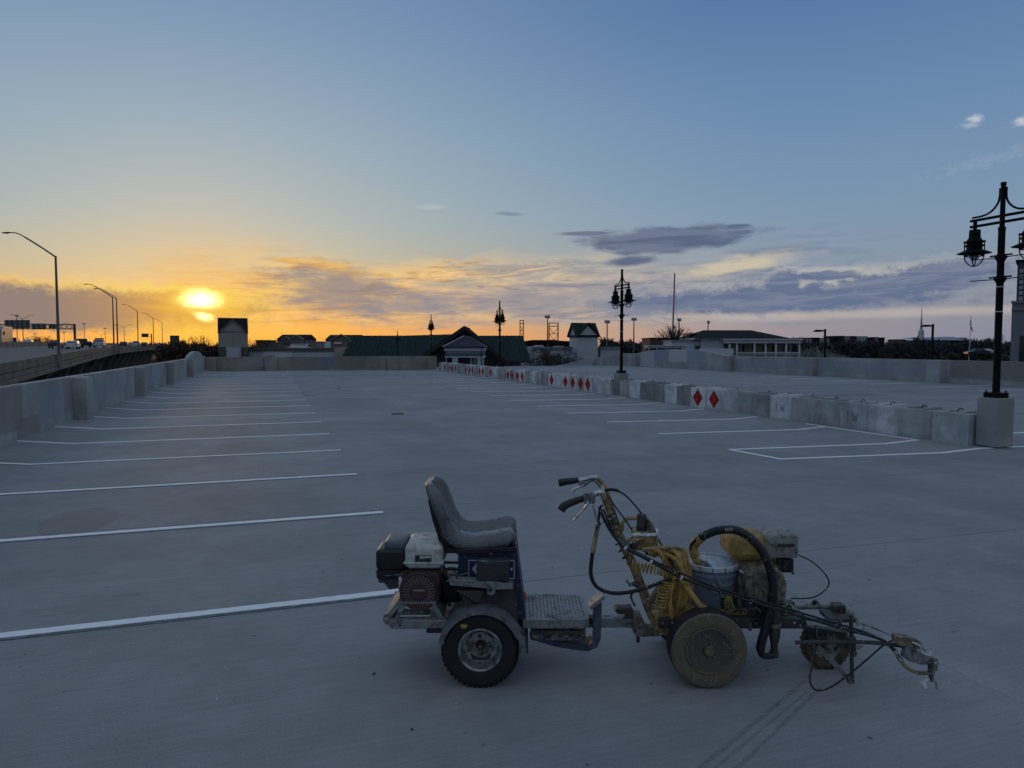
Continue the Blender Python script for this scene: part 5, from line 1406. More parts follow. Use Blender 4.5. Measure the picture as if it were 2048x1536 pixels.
def text_mesh(txt, size, m, name):
    cu = bpy.data.curves.new('t', 'FONT'); cu.body = txt; cu.size = size; cu.align_x = 'CENTER'; cu.align_y = 'CENTER'; cu.extrude = size * .02
    o = bpy.data.objects.new('t', cu); COL.objects.link(o)
    dg_ = bpy.context.evaluated_depsgraph_get(); me = bpy.data.meshes.new_from_object(o.evaluated_get(dg_))
    bpy.data.objects.remove(o); bpy.data.curves.remove(cu)
    me.name = name; me.materials.clear(); me.materials.append(m)
    return me
def put_text(M, txt, size, x, y, d, m, name, parent=None, rot=(R(90), 0, 0)):
    o = bpy.data.objects.new(name, text_mesh(txt, size, m, name)); COL.objects.link(o); o.parent = parent or M.t
    o.location = M.p(x, y, d); o.rotation_euler = rot
    return o
def tyre_prof(ro, ri, w):
    h = w / 2
    return [(ri, -h * .82), (ri + (ro - ri) * .35, -h), (ri + (ro - ri) * .75, -h * .97), (ro - .006, -h * .78), (ro, -h * .55), (ro, h * .55), (ro - .006, h * .78), (ri + (ro - ri) * .75, h * .97), (ri + (ro - ri) * .35, h), (ri, h * .82)]

# ================================================= ride-on tow unit
V = Machine('ride_on_tow_unit', 'ride-on tow unit with grey seat, small engine and diamond-plate footboard, hitched behind the striper', 'tow unit', -0.18, 4.35)
def driver_wheel(dface, near):
    cx, cy = 960, 1302.5
    c = V.p(cx, cy, 4.02); c.y = dface - V.d0
    w = .17; ro, ri = c.z, .122
    q = c + Vector((0, w / 2, 0))
    wh = MB().lathe([(r_, -h) for r_, h in tyre_prof(ro, ri, w)], q, (0, 1, 0), 40, closed=True).build('tyre', K_RUBBER, V.t)
    tr = MB()
    for i in range(44):
        a = 2 * math.pi * i / 44
        for s, sh in ((-1, 0), (0, .5), (1, 0)):
            b = a + sh * 2 * math.pi / 44; mrot = Matrix.Rotation(-b, 3, 'Y')
            tr.box(q + mrot @ Vector((0, s * .048, ro - .0005)), (.020, .036, .005), mrot)
    o = tr.build('tread', K_RUBBER, wh); tag(o, kind='stuff')
    sd = 1
    rim = MB().lathe([(ri + .004, -.074), (ri - .002, -.078), (ri - .010, -.072), (ri - .014, -.03), (ri - .022, .005), (.078, .012), (.074, .004), (.03, .002), (.028, .01), (.001, .012)], q, (0, 1, 0), 36, cap0=False).build('rim', mat('rim_silver', (.36, .36, .35), .42, .55, var=.2, scale=14, dirt=((.16, .15, .135), .45, 16)), V.t)
    if near:
        MB().lathe([(.026, -.012), (.026, .0)], q + Vector((0, .004, 0)), (0, 1, 0), 18).build('hub_hole', K_BLACK, rim)
        MB().lathe([(.012, -.03), (.012, -.01)], q, (0, 1, 0), 6).build('axle_nut', K_STEEL, rim)
        for i in range(4):
            a = i * math.pi / 2 + .15
            MB().lathe([(.006, -.026), (.010, -.02), (.010, .0)], q + Vector((math.cos(a) * .051, .002, math.sin(a) * .051)), (0, 1, 0), 6).build('wheel_nut', K_STEEL, rim)
        MB().tube([q + Vector((.075, -.03, -.075)), q + Vector((.085, -.055, -.08))], .005, 6).build('valve', K_BLACK, rim)
        MB().add([q + Vector((-.09 + .02 * math.cos(i) * (1 + .3 * math.sin(3 * i)), -.0895, .145 + .013 * math.sin(i))) for i in [2 * math.pi * k / 12 for k in range(12)]], [tuple(range(12))]).build('paint_mark', mat('yellow_mark', (.45, .36, .05), .6), wh)
    else:
        MB().lathe([(.028, .06), (.028, -.5)], q, (0, 1, 0), 12).build('axle', K_DSTEEL, V.t)
driver_wheel(4.02, True); driver_wheel(4.56, False)
wc = V.p(960, 1302.5, 4.02)
# fender: an arc of sheet metal with a skirt
fb = MB(); N = 22; vs = []
for i in range(N + 1):
    a = R(-8 + 176 * i / N); ro = wc.z + .024 + (.012 if i < 4 else 0)
    for y, r_ in ((-.345, ro - .03), (-.345, ro), (-.10, ro), (-.10, ro - .004), (-.341, ro - .004), (-.341, ro - .03)):
        vs.append((wc.x + math.cos(a) * r_ + .004, y, wc.z + math.sin(a) * r_))
fs = [(i * 6 + j, i * 6 + (j + 1) % 6, (i + 1) * 6 + (j + 1) % 6, (i + 1) * 6 + j) for i in range(N) for j in range(6)]
fb.add(vs, fs + [tuple(range(6)), tuple(range(N * 6, N * 6 + 6))], True).build('fender', mat('fender_metal', (.19, .195, .20), .45, .3, var=.2, scale=9, dirt=((.11, .11, .105), .4, 14), splat=(WHT, .55, 60)), V.t)
V.tube('fender_stay', [(1044, 1262, 4.05), (1046, 1300, 4.12), (1046, 1308, 4.15)], .012, K_DSTEEL)
# frame
K_RAIL = mat('galvanised_frame', (.29, .295, .285), .5, .4, var=.2, scale=12, dirt=((.15, .145, .13), .4, 16), splat=(WHT, .55, 60))
V.prism('frame_rail', [(766, 1241), (893, 1240), (893, 1257), (784, 1259)], 4.10, 4.16, K_RAIL)
V.prism('frame_rail', [(778, 1218), (905, 1217), (905, 1230), (786, 1231)], 4.50, 4.56, K_RAIL)
V.prism('end_bar', [(764, 1237), (776, 1237), (786, 1246), (778, 1246)], 4.10, 4.56, K_RAIL)
V.prism('engine_bracket', [(764, 1240), (796, 1201), (868, 1204), (888, 1238), (879, 1241), (863, 1212), (812, 1211), (796, 1241), (788, 1241), (800, 1212), (777, 1242)], 4.13, 4.50, K_RAIL)
V.box('engine_plate', 792, 1203, 872, 1209, 4.11, 4.55, K_RAIL)
for z in (1232, 1241): V.disc('bolt', 771, z, 4.14, [(.013, -.004), (.013, .004)], K_STEEL, n=8, axis=(0, 0, 1))
V.tube('bolt_shaft', [(771, 1229, 4.14), (771, 1247, 4.14)], .007, K_STEEL, n=6)
MB().mm((-.32, -.2, .27), (.02, .2, .31)).build('chassis_plate', K_DSTEEL, V.t, bevel=.004)
MB().mm((-.06, -.24, .12), (.06, .24, .28)).build('gearbox', K_DSTEEL, V.t, bevel=.01)
# engine
V.box('crankcase', 806, 1146, 884, 1212, 4.24, 4.46, mat('engine_black', (.018, .018, .02), .5, .3, var=.3, scale=20, splat=((.3, .3, .28), .3, 80)), bevel=.015)
V.prism('blower_housing', [(795, 1150), (806, 1141), (872, 1142), (880, 1152), (880, 1200), (868, 1216), (845, 1221), (818, 1219), (799, 1205)], 4.13, 4.25, K_MAROON, bevel=.03)
K_FIN = mat('worn_fin', (.20, .15, .14), .5, var=.2)
rc = V.disc('recoil_cover', 838, 1181, 4.13, [(.114, -.004), (.112, .012), (.104, .020), (.098, .014), (.048, .020), (.042, .026), (.001, .026)], K_MAROON, n=40)
ctr = V.p(838, 1181, 4.13)
for i in range(30):
    a = 2 * math.pi * i / 30; e = Vector((math.cos(a), 0, math.sin(a)))
    MB().bar(ctr + e * .052 + Vector((0, -.021, 0)), ctr + e * .094 + Vector((0, -.018, 0)), .0045, .008, (0, 1, 0)).build('cooling_fin', K_FIN, rc)
put_text(V, 'HONDA', .017, 838, 1181, 4.101, K_WPRINT, 'maker_lettering', rc)
V.box('warning_plate', 797, 1154, 804, 1184, 4.125, 4.131, K_CREAM, bevel=.001)
tk = MB()
def rbox(c, s, r_, n=3):
    """box with strongly rounded edges"""
    bm = bmesh.new(); bmesh.ops.create_cube(bm, size=1.0)
    bmesh.ops.scale(bm, vec=s, verts=bm.verts)
    bmesh.ops.bevel(bm, geom=list(bm.edges), offset=r_, segments=n, profile=.5, affect='EDGES')
    bmesh.ops.translate(bm, vec=c, verts=bm.verts)
    mb = MB(); bm.verts.ensure_lookup_table(); bm.verts.index_update()
    mb.add([v.co[:] for v in bm.verts], [tuple(v.index for v in f.verts) for f in bm.faces], True); bm.free()
    return mb
def mbox(M, name, x0, y0, x1, y1, da, db, m, r_, parent=None, n=3):
    a, b = M.p(x0, y0, da), M.p(x1, y1, da)
    return rbox(((a.x + b.x) / 2, (da + db) / 2 - M.d0, (a.z + b.z) / 2), (abs(b.x - a.x), db - da, abs(a.z - b.z)), r_, n).build(name, m, parent or M.t, sharp=50)
tank = mbox(V, 'fuel_tank', 808, 1090, 885, 1140, 4.12, 4.42, K_CREAM, .034, n=4)
V.box('tank_seam', 806, 1125, 887, 1129, 4.11, 4.43, K_CREAM, tank, bevel=.003)
V.box('tank_label', 829, 1110, 863, 1125, 4.117, 4.121, mat('tank_sticker', (.16, .17, .18), .5, var=.1), tank, bevel=.001)
for i, (x0, x1, y0, y1) in enumerate(((831, 838, 1112, 1123), (840, 847, 1112, 1117), (840, 847, 1119, 1123), (849, 861, 1112, 1116), (849, 861, 1118, 1123))):
    V.box('sticker_print', x0, y0, x1, y1, 4.1155, 4.118, K_CREAM if i % 2 else K_BLACK, tank, bevel=0)
cap = V.p(849, 1090, 4.27)
co = MB().lathe([(.05, -.01), (.05, .006), (.044, .010), (.044, .026), (.036, .034), (.001, .036)], cap + Vector((0, 0, .0)), (0, 0, 1), 20).build('fuel_cap', K_CHROME, tank)
for i in range(3):
    a = i * 2.09; MB().box(cap + Vector((math.cos(a) * .034, math.sin(a) * .034, .022)), (.024, .024, .026), Matrix.Rotation(a, 3, 'Z')).build('cap_lug', K_CHROME, co, bevel=.004)
ac = mbox(V, 'air_cleaner', 751, 1101, 809, 1140, 4.14, 4.36, K_BLACK, .016)
mbox(V, 'air_cleaner_lid', 767, 1084, 811, 1104, 4.17, 4.38, mat('grey_lid', (.10, .115, .13), .45, var=.2), .018, ac)
V.disc('wing_nut', 780, 1101, 4.2, [(.012, -.01), (.012, .012), (.004, .02)], K_STEEL, ac, n=8, axis=(0, 0, 1))
mbox(V, 'air_box_base', 752, 1139, 800, 1158, 4.16, 4.36, K_BLACK, .010)
V.prism('carburettor', [(755, 1157), (800, 1157), (797, 1176), (778, 1179), (768, 1166), (757, 1166)], 4.18, 4.30, K_DSTEEL)
V.tube('throttle_rod', [(760, 1152, 4.17), (790, 1150, 4.15), (812, 1146, 4.14)], .004, K_STEEL, n=5)
V.box('engine_switch', 806, 1141, 816, 1148, 4.115, 4.14, K_BLACK)
V.tube('spark_lead', [(878, 1150, 4.2), (890, 1168, 4.18), (897, 1192, 4.2), (890, 1206, 4.25)], .006, K_BLACK)
V.box('muffler', 822, 1080, 890, 1118, 4.50, 4.62, K_DSTEEL, bevel=.02)
for x, y in ((884, 1124), (886, 1137), (884, 1150)): V.box('linkage', x, y, 918, y + 4, 4.25, 4.27, K_DSTEEL, bevel=.001)
V.tube('linkage_rod', [(888, 1138, 4.22), (905, 1135, 4.2), (918, 1138, 4.2)], .005, K_STEEL)
V.tube('linkage_rod', [(893, 1163, 4.14), (915, 1152, 4.13), (935, 1146, 4.11)], .005, K_STEEL)
V.tube('linkage_rod', [(885, 1170, 4.3), (893, 1190, 4.3), (900, 1212, 4.3)], .010, K_DSTEEL)
V.box('pulley_guard', 884, 1150, 916, 1206, 4.30, 4.42, K_BLACK, bevel=.01)
# body
body = V.prism('body_box', [(916, 1110), (1034, 1103), (1052, 1240), (945, 1240), (916, 1180)], 4.13, 4.56, K_BLUE, bevel=.006)
V.prism('body_top', [(912, 1100), (1034, 1094), (1035, 1103), (913, 1110)], 4.11, 4.58, K_BLACK)
dx0, dx1, dy0, dy1 = 937, 1029, 1120, 1158
for (a, b_, c_, d_) in ((dx0, dy0, dx1, dy0 + 1.6), (dx0, dy1 - 1.6, dx1, dy1), (dx0, dy0, dx0 + 1.4, dy1), (dx1 - 1.4, dy0, dx1, dy1)):
    V.box('decal_line', a, b_, c_, d_, 4.127, 4.131, K_WPRINT, body, bevel=0)
V.prism('decal_chevron', [(953, 1127), (957, 1127), (951, 1138), (957, 1149), (953, 1149), (944, 1138)], 4.127, 4.131, K_WPRINT, body, bevel=0)
V.box('decal_mark', 1021, 1136, 1025, 1141, 4.127, 4.131, K_WPRINT, body, bevel=0)
cb = mbox(V, 'control_box', 953, 1122, 1019, 1163, 4.04, 4.12, mat('spattered_grey_box', (.035, .037, .04), .5, var=.3, scale=20, splat=((.5, .5, .5), .6, 60)), .008)
rail = V.prism('side_rail', [(897, 1158), (972, 1161), (1026, 1168), (1026, 1179), (990, 1180), (972, 1177), (900, 1171)], 4.05, 4.11, K_RAIL)
V.prism('side_rail_tab', [(973, 1163), (991, 1164), (991, 1186), (986, 1191), (974, 1190)], 4.035, 4.05, K_RAIL, rail)
V.disc('tab_hole', 981, 1180, 4.034, [(.010, -.001), (.010, .002)], K_BLACK, rail, n=10)
V.tube('rail_hook', [(900, 1160, 4.06), (897, 1151, 4.06), (906, 1148, 4.06), (914, 1154, 4.06), (912, 1160, 4.06)], .006, K_DSTEEL, rail)
V.prism('fender_brace', [(912, 1182), (968, 1182), (960, 1205), (950, 1204)], 4.06, 4.10, K_DSTEEL)
V.prism('lower_skirt', [(916, 1178), (1040, 1178), (1054, 1245), (1040, 1245), (930, 1200)], 4.24, 4.30, K_BLUE)
V.prism('shade_panel', [(917, 1180), (1030, 1181), (1037, 1241), (945, 1241), (918, 1188)], 4.118, 4.127, K_DSTEEL)  # added dark sheet: stands in for the shadow on the body below the rail
lev = V.tube('lever', [(1040, 1226, 4.28), (1042, 1205, 4.27)], .006, K_DSTEEL)
MB().tube(curve([V.p(1042, 1208, 4.27), V.p(1042, 1196, 4.27), V.p(1047, 1186, 4.26), V.p(1049, 1193, 4.25), V.p(1046, 1203, 4.25)], 4), .012, 8).build('lever_grip', K_ORANGE, lev)
# seat
K_CUSH = mat('dark_cushion', (.03, .031, .033), .34, var=.3, scale=8, dirt=((.08, .08, .082), .25, 30), spec=.8)
def seat():
    C = [(867, 957), (872, 972), (881, 996), (891, 1022), (901, 1044), (914, 1060), (934, 1069), (962, 1069), (992, 1064), (1012, 1060), (1024, 1062), (1028, 1074)]
    c = curve([V.p(x, y, 4.35) for x, y in C], 3); ns = len(c); T = 14
    top = []; bot = []
    for i, q in enumerate(c):
        t = (c[min(i + 1, ns - 1)] - c[max(i - 1, 0)]).normalized(); nrm = Vector((t.z, 0, -t.x))
        if nrm.z < 0 and i > ns * .5: nrm = -nrm
        nrm = Vector((-t.z, 0, t.x)) if Vector((-t.z, 0, t.x)).dot(Vector((.6, 0, .8))) > 0 else Vector((t.z, 0, -t.x))
        f = i / (ns - 1)
        w = .225
        if f < .2: w *= .62 + .38 * math.sin(math.pi / 2 * (f / .2)) ** .7
        elif f > .86: w *= .80 + .20 * math.cos(math.pi / 2 * ((f - .86) / .14))
        if .3 < f < .55: w *= .96
        r1, r2 = [], []
        for j in range(T + 1):
            s = -1 + 2 * j / T; a = abs(s)
            bol = .052 * max(0, min(1, (a - .42) / .35)) ** 1.6
            if a > .8: bol -= .055 * ((a - .8) / .2) ** 2
            if f < .12: bol *= f / .12
            if f > .9: bol *= (1 - f) / .1
            groove = -.010 * math.exp(-((a - .42) / .06) ** 2)
            pil = .012 * (1 - (s / .42) ** 2) if a < .42 else 0
            rib = .004 * math.sin(f * 60) if a < .38 and f > .5 else 0
            r1.append(q + nrm * (bol + groove + pil + rib) + Vector((0, s * w, 0)))
            th = .075 if .35 < f < .9 else .05
            r2.append(q - nrm * th * (1 - .45 * a ** 3) + Vector((0, s * w * .98, 0)))
        top.append(r1); bot.append(r2)
    k = T + 1; vs = [p for r_ in top for p in r_]; fs = []
    for i in range(ns - 1):
        for j in range(T): fs.append((i * k + j, i * k + j + 1, (i + 1) * k + j + 1, (i + 1) * k + j))
    o = len(vs); vs2 = vs + [p for r_ in bot for p in r_]
    shell = []
    for i in range(ns - 1):
        for j in range(T): shell.append((o + i * k + j, o + (i + 1) * k + j, o + (i + 1) * k + j + 1, o + i * k + j + 1))
        for j in (0, T): shell.append((i * k + j, (i + 1) * k + j, o + (i + 1) * k + j, o + i * k + j))
    for i in (0, ns - 1):
        for j in range(T): shell.append((i * k + j, i * k + j + 1, o + i * k + j + 1, o + i * k + j))
    mb = MB().add(vs2, fs + shell, True)
    me = mb.mesh('seat', K_VINYL, 60)
    me.materials.append(K_CUSH); me.materials.append(K_VINYLD)
    nf = len(fs)
    for idx, pol in enumerate(me.polygons):
        if idx < nf:
            i, j = divmod(idx, T); s_ = abs(-1 + 2 * (j + .5) / T)
            if s_ < .45 and i / (ns - 1) < .47: pol.material_index = 1
        elif idx >= nf and (idx - nf) % (T + 2) < T and idx - nf < (ns - 1) * (T + 2): pol.material_index = 2
    ob = bpy.data.objects.new('seat', me); COL.objects.link(ob); ob.parent = V.t
    md = ob.modifiers.new('smooth', 'SUBSURF'); md.levels = 1; md.render_levels = 2
    return ob
so = seat()
V.prism('seat_shell', [(855, 1000), (862, 1002), (874, 1040), (888, 1074), (902, 1088), (940, 1097), (1000, 1101), (1010, 1108), (892, 1107), (878, 1084), (864, 1040)], 4.19, 4.51, K_VINYLD, so, bevel=.008)
V.box('seat_pan', 893, 1097, 1022, 1107, 4.16, 4.54, K_VINYLD, so, bevel=.004)
V.tube('seat_crack', [(978, 1084, 4.118), (979, 1098, 4.118)], .0015, K_PRINT, so, n=4)
V.disc('seat_screw', 982, 1108, 4.1, [(.008, -.003), (.006, .004)], K_ORANGE, so, n=6)
# footboard
z0 = V.p(1048, 1240, 4.12).z
fx0, fx1 = V.p(1046, 1240, 4.12).x, V.p(1180, 1240, 4.12).x
fy0, fy1 = 4.12 - V.d0, 4.55 - V.d0
K_PLATE = mat('tread_plate', (.27, .27, .265), .45, .3, var=.2, scale=10, dirt=((.15, .15, .15), .35, 12), splat=(WHT, .25, 60))
rc_ = .05; arc = [(fx1 - rc_ + rc_ * math.sin(a), fy0 + rc_ - rc_ * math.cos(a)) for a in [math.pi / 2 * i / 5 for i in range(6)]]
arc2 = [(fx1 - rc_ + rc_ * math.cos(a), fy1 - rc_ + rc_ * math.sin(a)) for a in [math.pi / 2 * i / 5 for i in range(6)]]
outl = [(fx0, fy0)] + arc + arc2 + [(fx0, fy1)]
pl = MB().prism([(x, y, z0 - .006) for x, y in outl], (0, 0, .006)).build('footboard', K_PLATE, V.t)
MB().prism([(x, y, z0 - .05) for x, y in [(fx0, fy0 + .002)] + [(x, y + .002) for x, y in arc] + [(x, y - .002) for x, y in arc2] + [(fx0, fy1 - .002)]], (0, 0, .044)).build('footboard_skirt', K_RAIL, pl)
lz = MB()
for i in range(17):
    for j in range(19):
        x = fx0 + .018 + i * .0225; y = fy0 + .018 + j * .0215
        if x > fx1 - .02 or (x > fx1 - .05 and (y < fy0 + .035 or y > fy1 - .035)): continue
        a = R(45) if (i + j) % 2 else R(-45); m3 = Matrix.Rotation(a, 3, 'Z')
        lz.add([Vector((x, y, z0)) + m3 @ Vector(p) for p in ((-.0115, 0, 0), (0, -.0035, .0), (.0115, 0, 0), (0, .0035, 0), (-.005, 0, .003), (.005, 0, .003))], [(0, 1, 5, 4), (1, 2, 5), (2, 3, 4, 5), (3, 0, 4)])
tag(lz.build('tread_lozenges', K_PLATE, pl), kind='stuff')
V.box('under_box', 1062, 1259, 1172, 1282, 4.16, 4.40, K_STEEL, bevel=.008)
V.box('under_plate', 1066, 1262, 1168, 1270, 4.14, 4.16, K_DSTEEL, bevel=.003)
V.prism('tongue', [(1060, 1279), (1062, 1272), (1120, 1285), (1170, 1290), (1186, 1283), (1190, 1296), (1178, 1303), (1160, 1302), (1110, 1294)], 4.20, 4.30, mat('faded_blue_steel', (.045, .07, .12), .5, .2, var=.25, scale=12, dirt=((.08, .08, .08), .4, 12)))
V.box('rear_leg', 1040, 1245, 1056, 1308, 4.20, 4.26, K_DSTEEL)
pd = V.prism('pedal_arm', [(1187, 1215), (1204, 1207), (1202, 1278), (1194, 1296), (1176, 1303), (1176, 1292), (1186, 1284)], 4.18, 4.215, mat('blue_grey_arm', (.085, .11, .14), .5, .2, var=.2, scale=14, dirt=((.05, .05, .05), .35, 12)))
V.prism('pedal_pad', [(1179, 1214), (1207, 1192), (1211, 1197), (1183, 1221)], 4.14, 4.25, K_PLATE, pd)
V.box('pedal_pivot', 1178, 1236, 1196, 1248, 4.24, 4.30, K_DSTEEL)
V.box('hitch_tube', 1170, 1237, 1282, 1256, 4.30, 4.36, K_RAIL, bevel=.004)
V.prism('hitch_latch', [(1229, 1222), (1234, 1218), (1266, 1217), (1268, 1236), (1246, 1236), (1252, 1229), (1236, 1229)], 4.28, 4.36, K_DSTEEL)
V.prism('hitch_coupler', [(1266, 1236), (1284, 1234), (1289, 1244), (1284, 1259), (1268, 1259)], 4.27, 4.39, K_CRUST)

# ================================================= line striper
_w = udz(1419, 1302.5, 4.02 + OFF); K_WFACE = wheel_face_mat(_w[0] - 1.12, _w[2])
K = Machine('line_striper', 'paint-crusted walk-behind line striper with handlebars, engine and mustard hoses', 'line striper', 1.12, 4.35)
def striper_wheel(dface, near):
    c = K.p(1419, 1302.5, 4.02); c.y = dface - K.d0; w = .135; ro = c.z
    q = c + Vector((0, w / 2, 0))
    tyre = MB().lathe([(r_, -h) for r_, h in tyre_prof(ro, .17, w)], q, (0, 1, 0), 44, closed=True).build('tyre', K_RUBBER, K.t)
    face = MB().lathe([(ro - .004, -.060), (ro - .014, -.071), (ro - .05, -.0755), (.142, -.074), (.136, -.070), (.133, -.078), (.128, -.078), (.124, -.062), (.06, -.050), (.032, -.048), (.030, -.070), (.026, -.074), (.001, -.074)], q, (0, 1, 0), 48, cap0=False).build('wheel_face', K_WFACE, K.t)
    if not near: MB().lathe([(.02, .06), (.02, -.55)], q, (0, 1, 0), 12).build('axle', K_DSTEEL, K.t)
striper_wheel(4.02, True); striper_wheel(4.58, False)
# main frame
K.box('frame_rail', 1318, 1236, 1612, 1258, 4.18, 4.24, K_DSTEEL)
K.box('frame_rail', 1330, 1205, 1590, 1222, 4.48, 4.54, K_DSTEEL)
K.box('cross_member', 1318, 1236, 1340, 1258, 4.24, 4.48, K_CRUST)
K.box('cross_member', 1590, 1234, 1614, 1256, 4.24, 4.48, K_CRUST)
K.box('deck_plate', 1340, 1226, 1580, 1231, 4.22, 4.50, K_YEL)
K.prism('tail_block', [(1309, 1232), (1372, 1226), (1376, 1262), (1352, 1284), (1312, 1262)], 4.20, 4.30, K_YEL, bevel=.01)
K.prism('tow_bracket', [(1266, 1250), (1274, 1247), (1300, 1262), (1316, 1262), (1318, 1240), (1324, 1240), (1324, 1273), (1274, 1275), (1268, 1268)], 4.28, 4.40, K_CRUST)
K.tube('tow_pin', [(1276, 1240, 4.34), (1276, 1284, 4.34)], .011, K_DSTEEL)
# handlebars
K_HB = mat('mustard_tube', (.38, .28, .13), .5, .2, var=.35, scale=16, dirt=((.13, .11, .08), .45, 17), splat=(WHT, .5, 70))
hn = K.tube('handlebar', [(1204, 985, 4.14), (1214, 1010, 4.15), (1226, 1045, 4.16), (1243, 1088, 4.18), (1262, 1128, 4.2), (1280, 1176, 4.22), (1298, 1226, 4.24), (1318, 1262, 4.25)], .0175, K_HB)
hf = K.tube('handlebar', [(1194, 955, 4.58), (1206, 968, 4.58), (1216, 992, 4.57), (1228, 1030, 4.56), (1246, 1078, 4.54), (1268, 1124, 4.52), (1296, 1196, 4.5), (1312, 1230, 4.5)], .0175, K_HB)
K.tube('chrome_bend', [(1166, 998, 4.12), (1182, 992, 4.125), (1196, 986, 4.13), (1204, 985, 4.14), (1208, 993, 4.145)], .0165, K_CHROME, hn)
K.tube('chrome_bend', [(1156, 961, 4.60), (1172, 958, 4.6), (1186, 955, 4.59), (1197, 957, 4.58), (1206, 966, 4.58)], .0165, K_CHROME, hf)
K.tube('grip', [(1121, 1021, 4.10), (1128, 1012, 4.105), (1145, 1004, 4.11), (1169, 996, 4.12)], [.019] + [.026] * 3 + [.024] * 3 + [.022] * 3 + [.021] * 3 + [.019] * 3, K_BLACK, hn, n=12)
K.tube('grip', [(1117, 966, 4.60), (1128, 964, 4.60), (1142, 962, 4.6), (1157, 960, 4.6)], [.020] + [.025] * 3 + [.023] * 3 + [.022] * 3 + [.021] * 3 + [.019] * 3, K_BLACK, hf, n=12)
b1 = mbox(K, 'lever_bracket', 1168, 988, 1190, 1008, 4.08, 4.13, K_STEEL, .006, hn)
K.tube('brake_lever', [(1178, 1003, 4.08), (1168, 1018, 4.08), (1156, 1030, 4.08), (1148, 1041, 4.08)], [.008] * 6 + [.006] * 10, K_CHROME, hn, n=6)
K.tube('brake_lever', [(1174, 1003, 4.10), (1163, 1020, 4.10), (1149, 1036, 4.10)], .005, K_STEEL, hn, n=6)
mbox(K, 'lever_bracket', 1158, 962, 1172, 974, 4.57, 4.61, K_STEEL, .005, hf)
K.tube('brake_lever', [(1168, 970, 4.57), (1156, 975, 4.57), (1148, 979, 4.57), (1145, 986, 4.57)], .007, K_CHROME, hf, n=6)
K.tube('brake_cable', [(1172, 970, 4.58), (1180, 963, 4.57), (1190, 963, 4.57), (1205, 980, 4.56)], .005, K_BLACK, hf, n=6)
K.tube('trigger_stay', [(1186, 1010, 4.1), (1191, 1030, 4.1), (1196, 1046, 4.1), (1200, 1041, 4.1), (1198, 1028, 4.11)], .007, K_CHROME, hn, n=6)
K.tube('trigger_stay', [(1198, 1047, 4.1), (1208, 1042, 4.11), (1222, 1038, 4.14)], .006, K_CHROME, hn, n=6)
K.tube('trigger_stay', [(1196, 1048, 4.1), (1200, 1016, 4.1), (1204, 1012, 4.12)], .008, K_HOSE, hn, n=6)
K.tube('cross_tube', [(1204, 987, 4.14), (1206, 972, 4.57)], .013, K_HB)
K.tube('cross_tube', [(1262, 1130, 4.2), (1266, 1122, 4.52)], .013, K_HB)
K.tube('cross_tube', [(1290, 1205, 4.23), (1298, 1198, 4.5)], .013, K_HB)
K.tube('guide_loop', [(1255, 1092, 4.2), (1257, 1078, 4.2), (1270, 1070, 4.2), (1295, 1071, 4.2), (1312, 1069, 4.22), (1315, 1060, 4.3)], .013, K_CHROME)
K.tube('guide_loop', [(1243, 1062, 4.5), (1245, 1046, 4.5), (1256, 1037, 4.5), (1276, 1036, 4.5)], .013, K_HB)
# pump head between the bars
pb = mbox(K, 'pump_block', 1272, 1068, 1317, 1102, 4.26, 4.44, K_YEL, .012)
K.disc('pump_cylinder', 1283, 1070, 4.35, [(.030, -.02), (.030, .115), (.026, .128), (.001, .130)], K_DSTEEL, pb, n=18, axis=(0, 0, 1))
K.disc('pump_band', 1283, 1062, 4.35, [(.0312, 0), (.0312, .03)], K_BLUE, pb, n=18, axis=(0, 0, 1))
K.prism('pump_arm', [(1296, 1040), (1304, 1044), (1314, 1066), (1312, 1074), (1300, 1074)], 4.30, 4.40, K_CRUST, pb)
K.tube('pressure_knob', [(1270, 1090, 4.22), (1262, 1093, 4.2)], .018, K_BLACK, pb)
for i, (x, y) in enumerate(((1292, 1102), (1306, 1100), (1268, 1098))): K.tube('fitting', [(x, y - 6, 4.25), (x + 2, y + 8, 4.24)], .010, K_STEEL, pb)
# frame of the hose rack
K.tube('hose_rack', [(1285, 1100, 4.2), (1320, 1096, 4.2), (1348, 1096, 4.2), (1360, 1102, 4.22), (1360, 1116, 4.22)], .014, K_HB)
K.tube('hose_rack', [(1305, 1112, 4.42), (1345, 1100, 4.42), (1365, 1108, 4.42), (1372, 1150, 4.42), (1374, 1235, 4.42)], .013, K_HB)
rk = random.Random(11)
for i in range(9):
    x0 = 1300 + i * 6.5; dd = 4.18 + .03 * (i % 5)
    K.tube('hose_loop', [(x0, 1110 + rk.uniform(-3, 3), dd + .05), (x0 + 16, 1101 + rk.uniform(-3, 2), dd), (x0 + 27 + rk.uniform(-3, 3), 1130, dd - .01), (x0 + 30, 1175, dd), (1322 + i * 6.2, 1222, dd), (1330 + i * 5, 1237, dd + .04)], .0125, K_HOSEY)
K.tube('hose_loop', [(1362, 1160, 4.15), (1385, 1190, 4.12), (1402, 1212, 4.12), (1424, 1221, 4.14), (1448, 1225, 4.18)], .016, K_HOSEY)
K.tube('hose_loop', [(1330, 1108, 4.16), (1352, 1120, 4.14), (1368, 1150, 4.13), (1378, 1185, 4.13)], .012, K_HOSEY)
K.tube('hose_loop', [(1344, 1235, 4.14), (1340, 1200, 4.13), (1346, 1165, 4.13), (1352, 1142, 4.14)], .012, K_HOSEY)
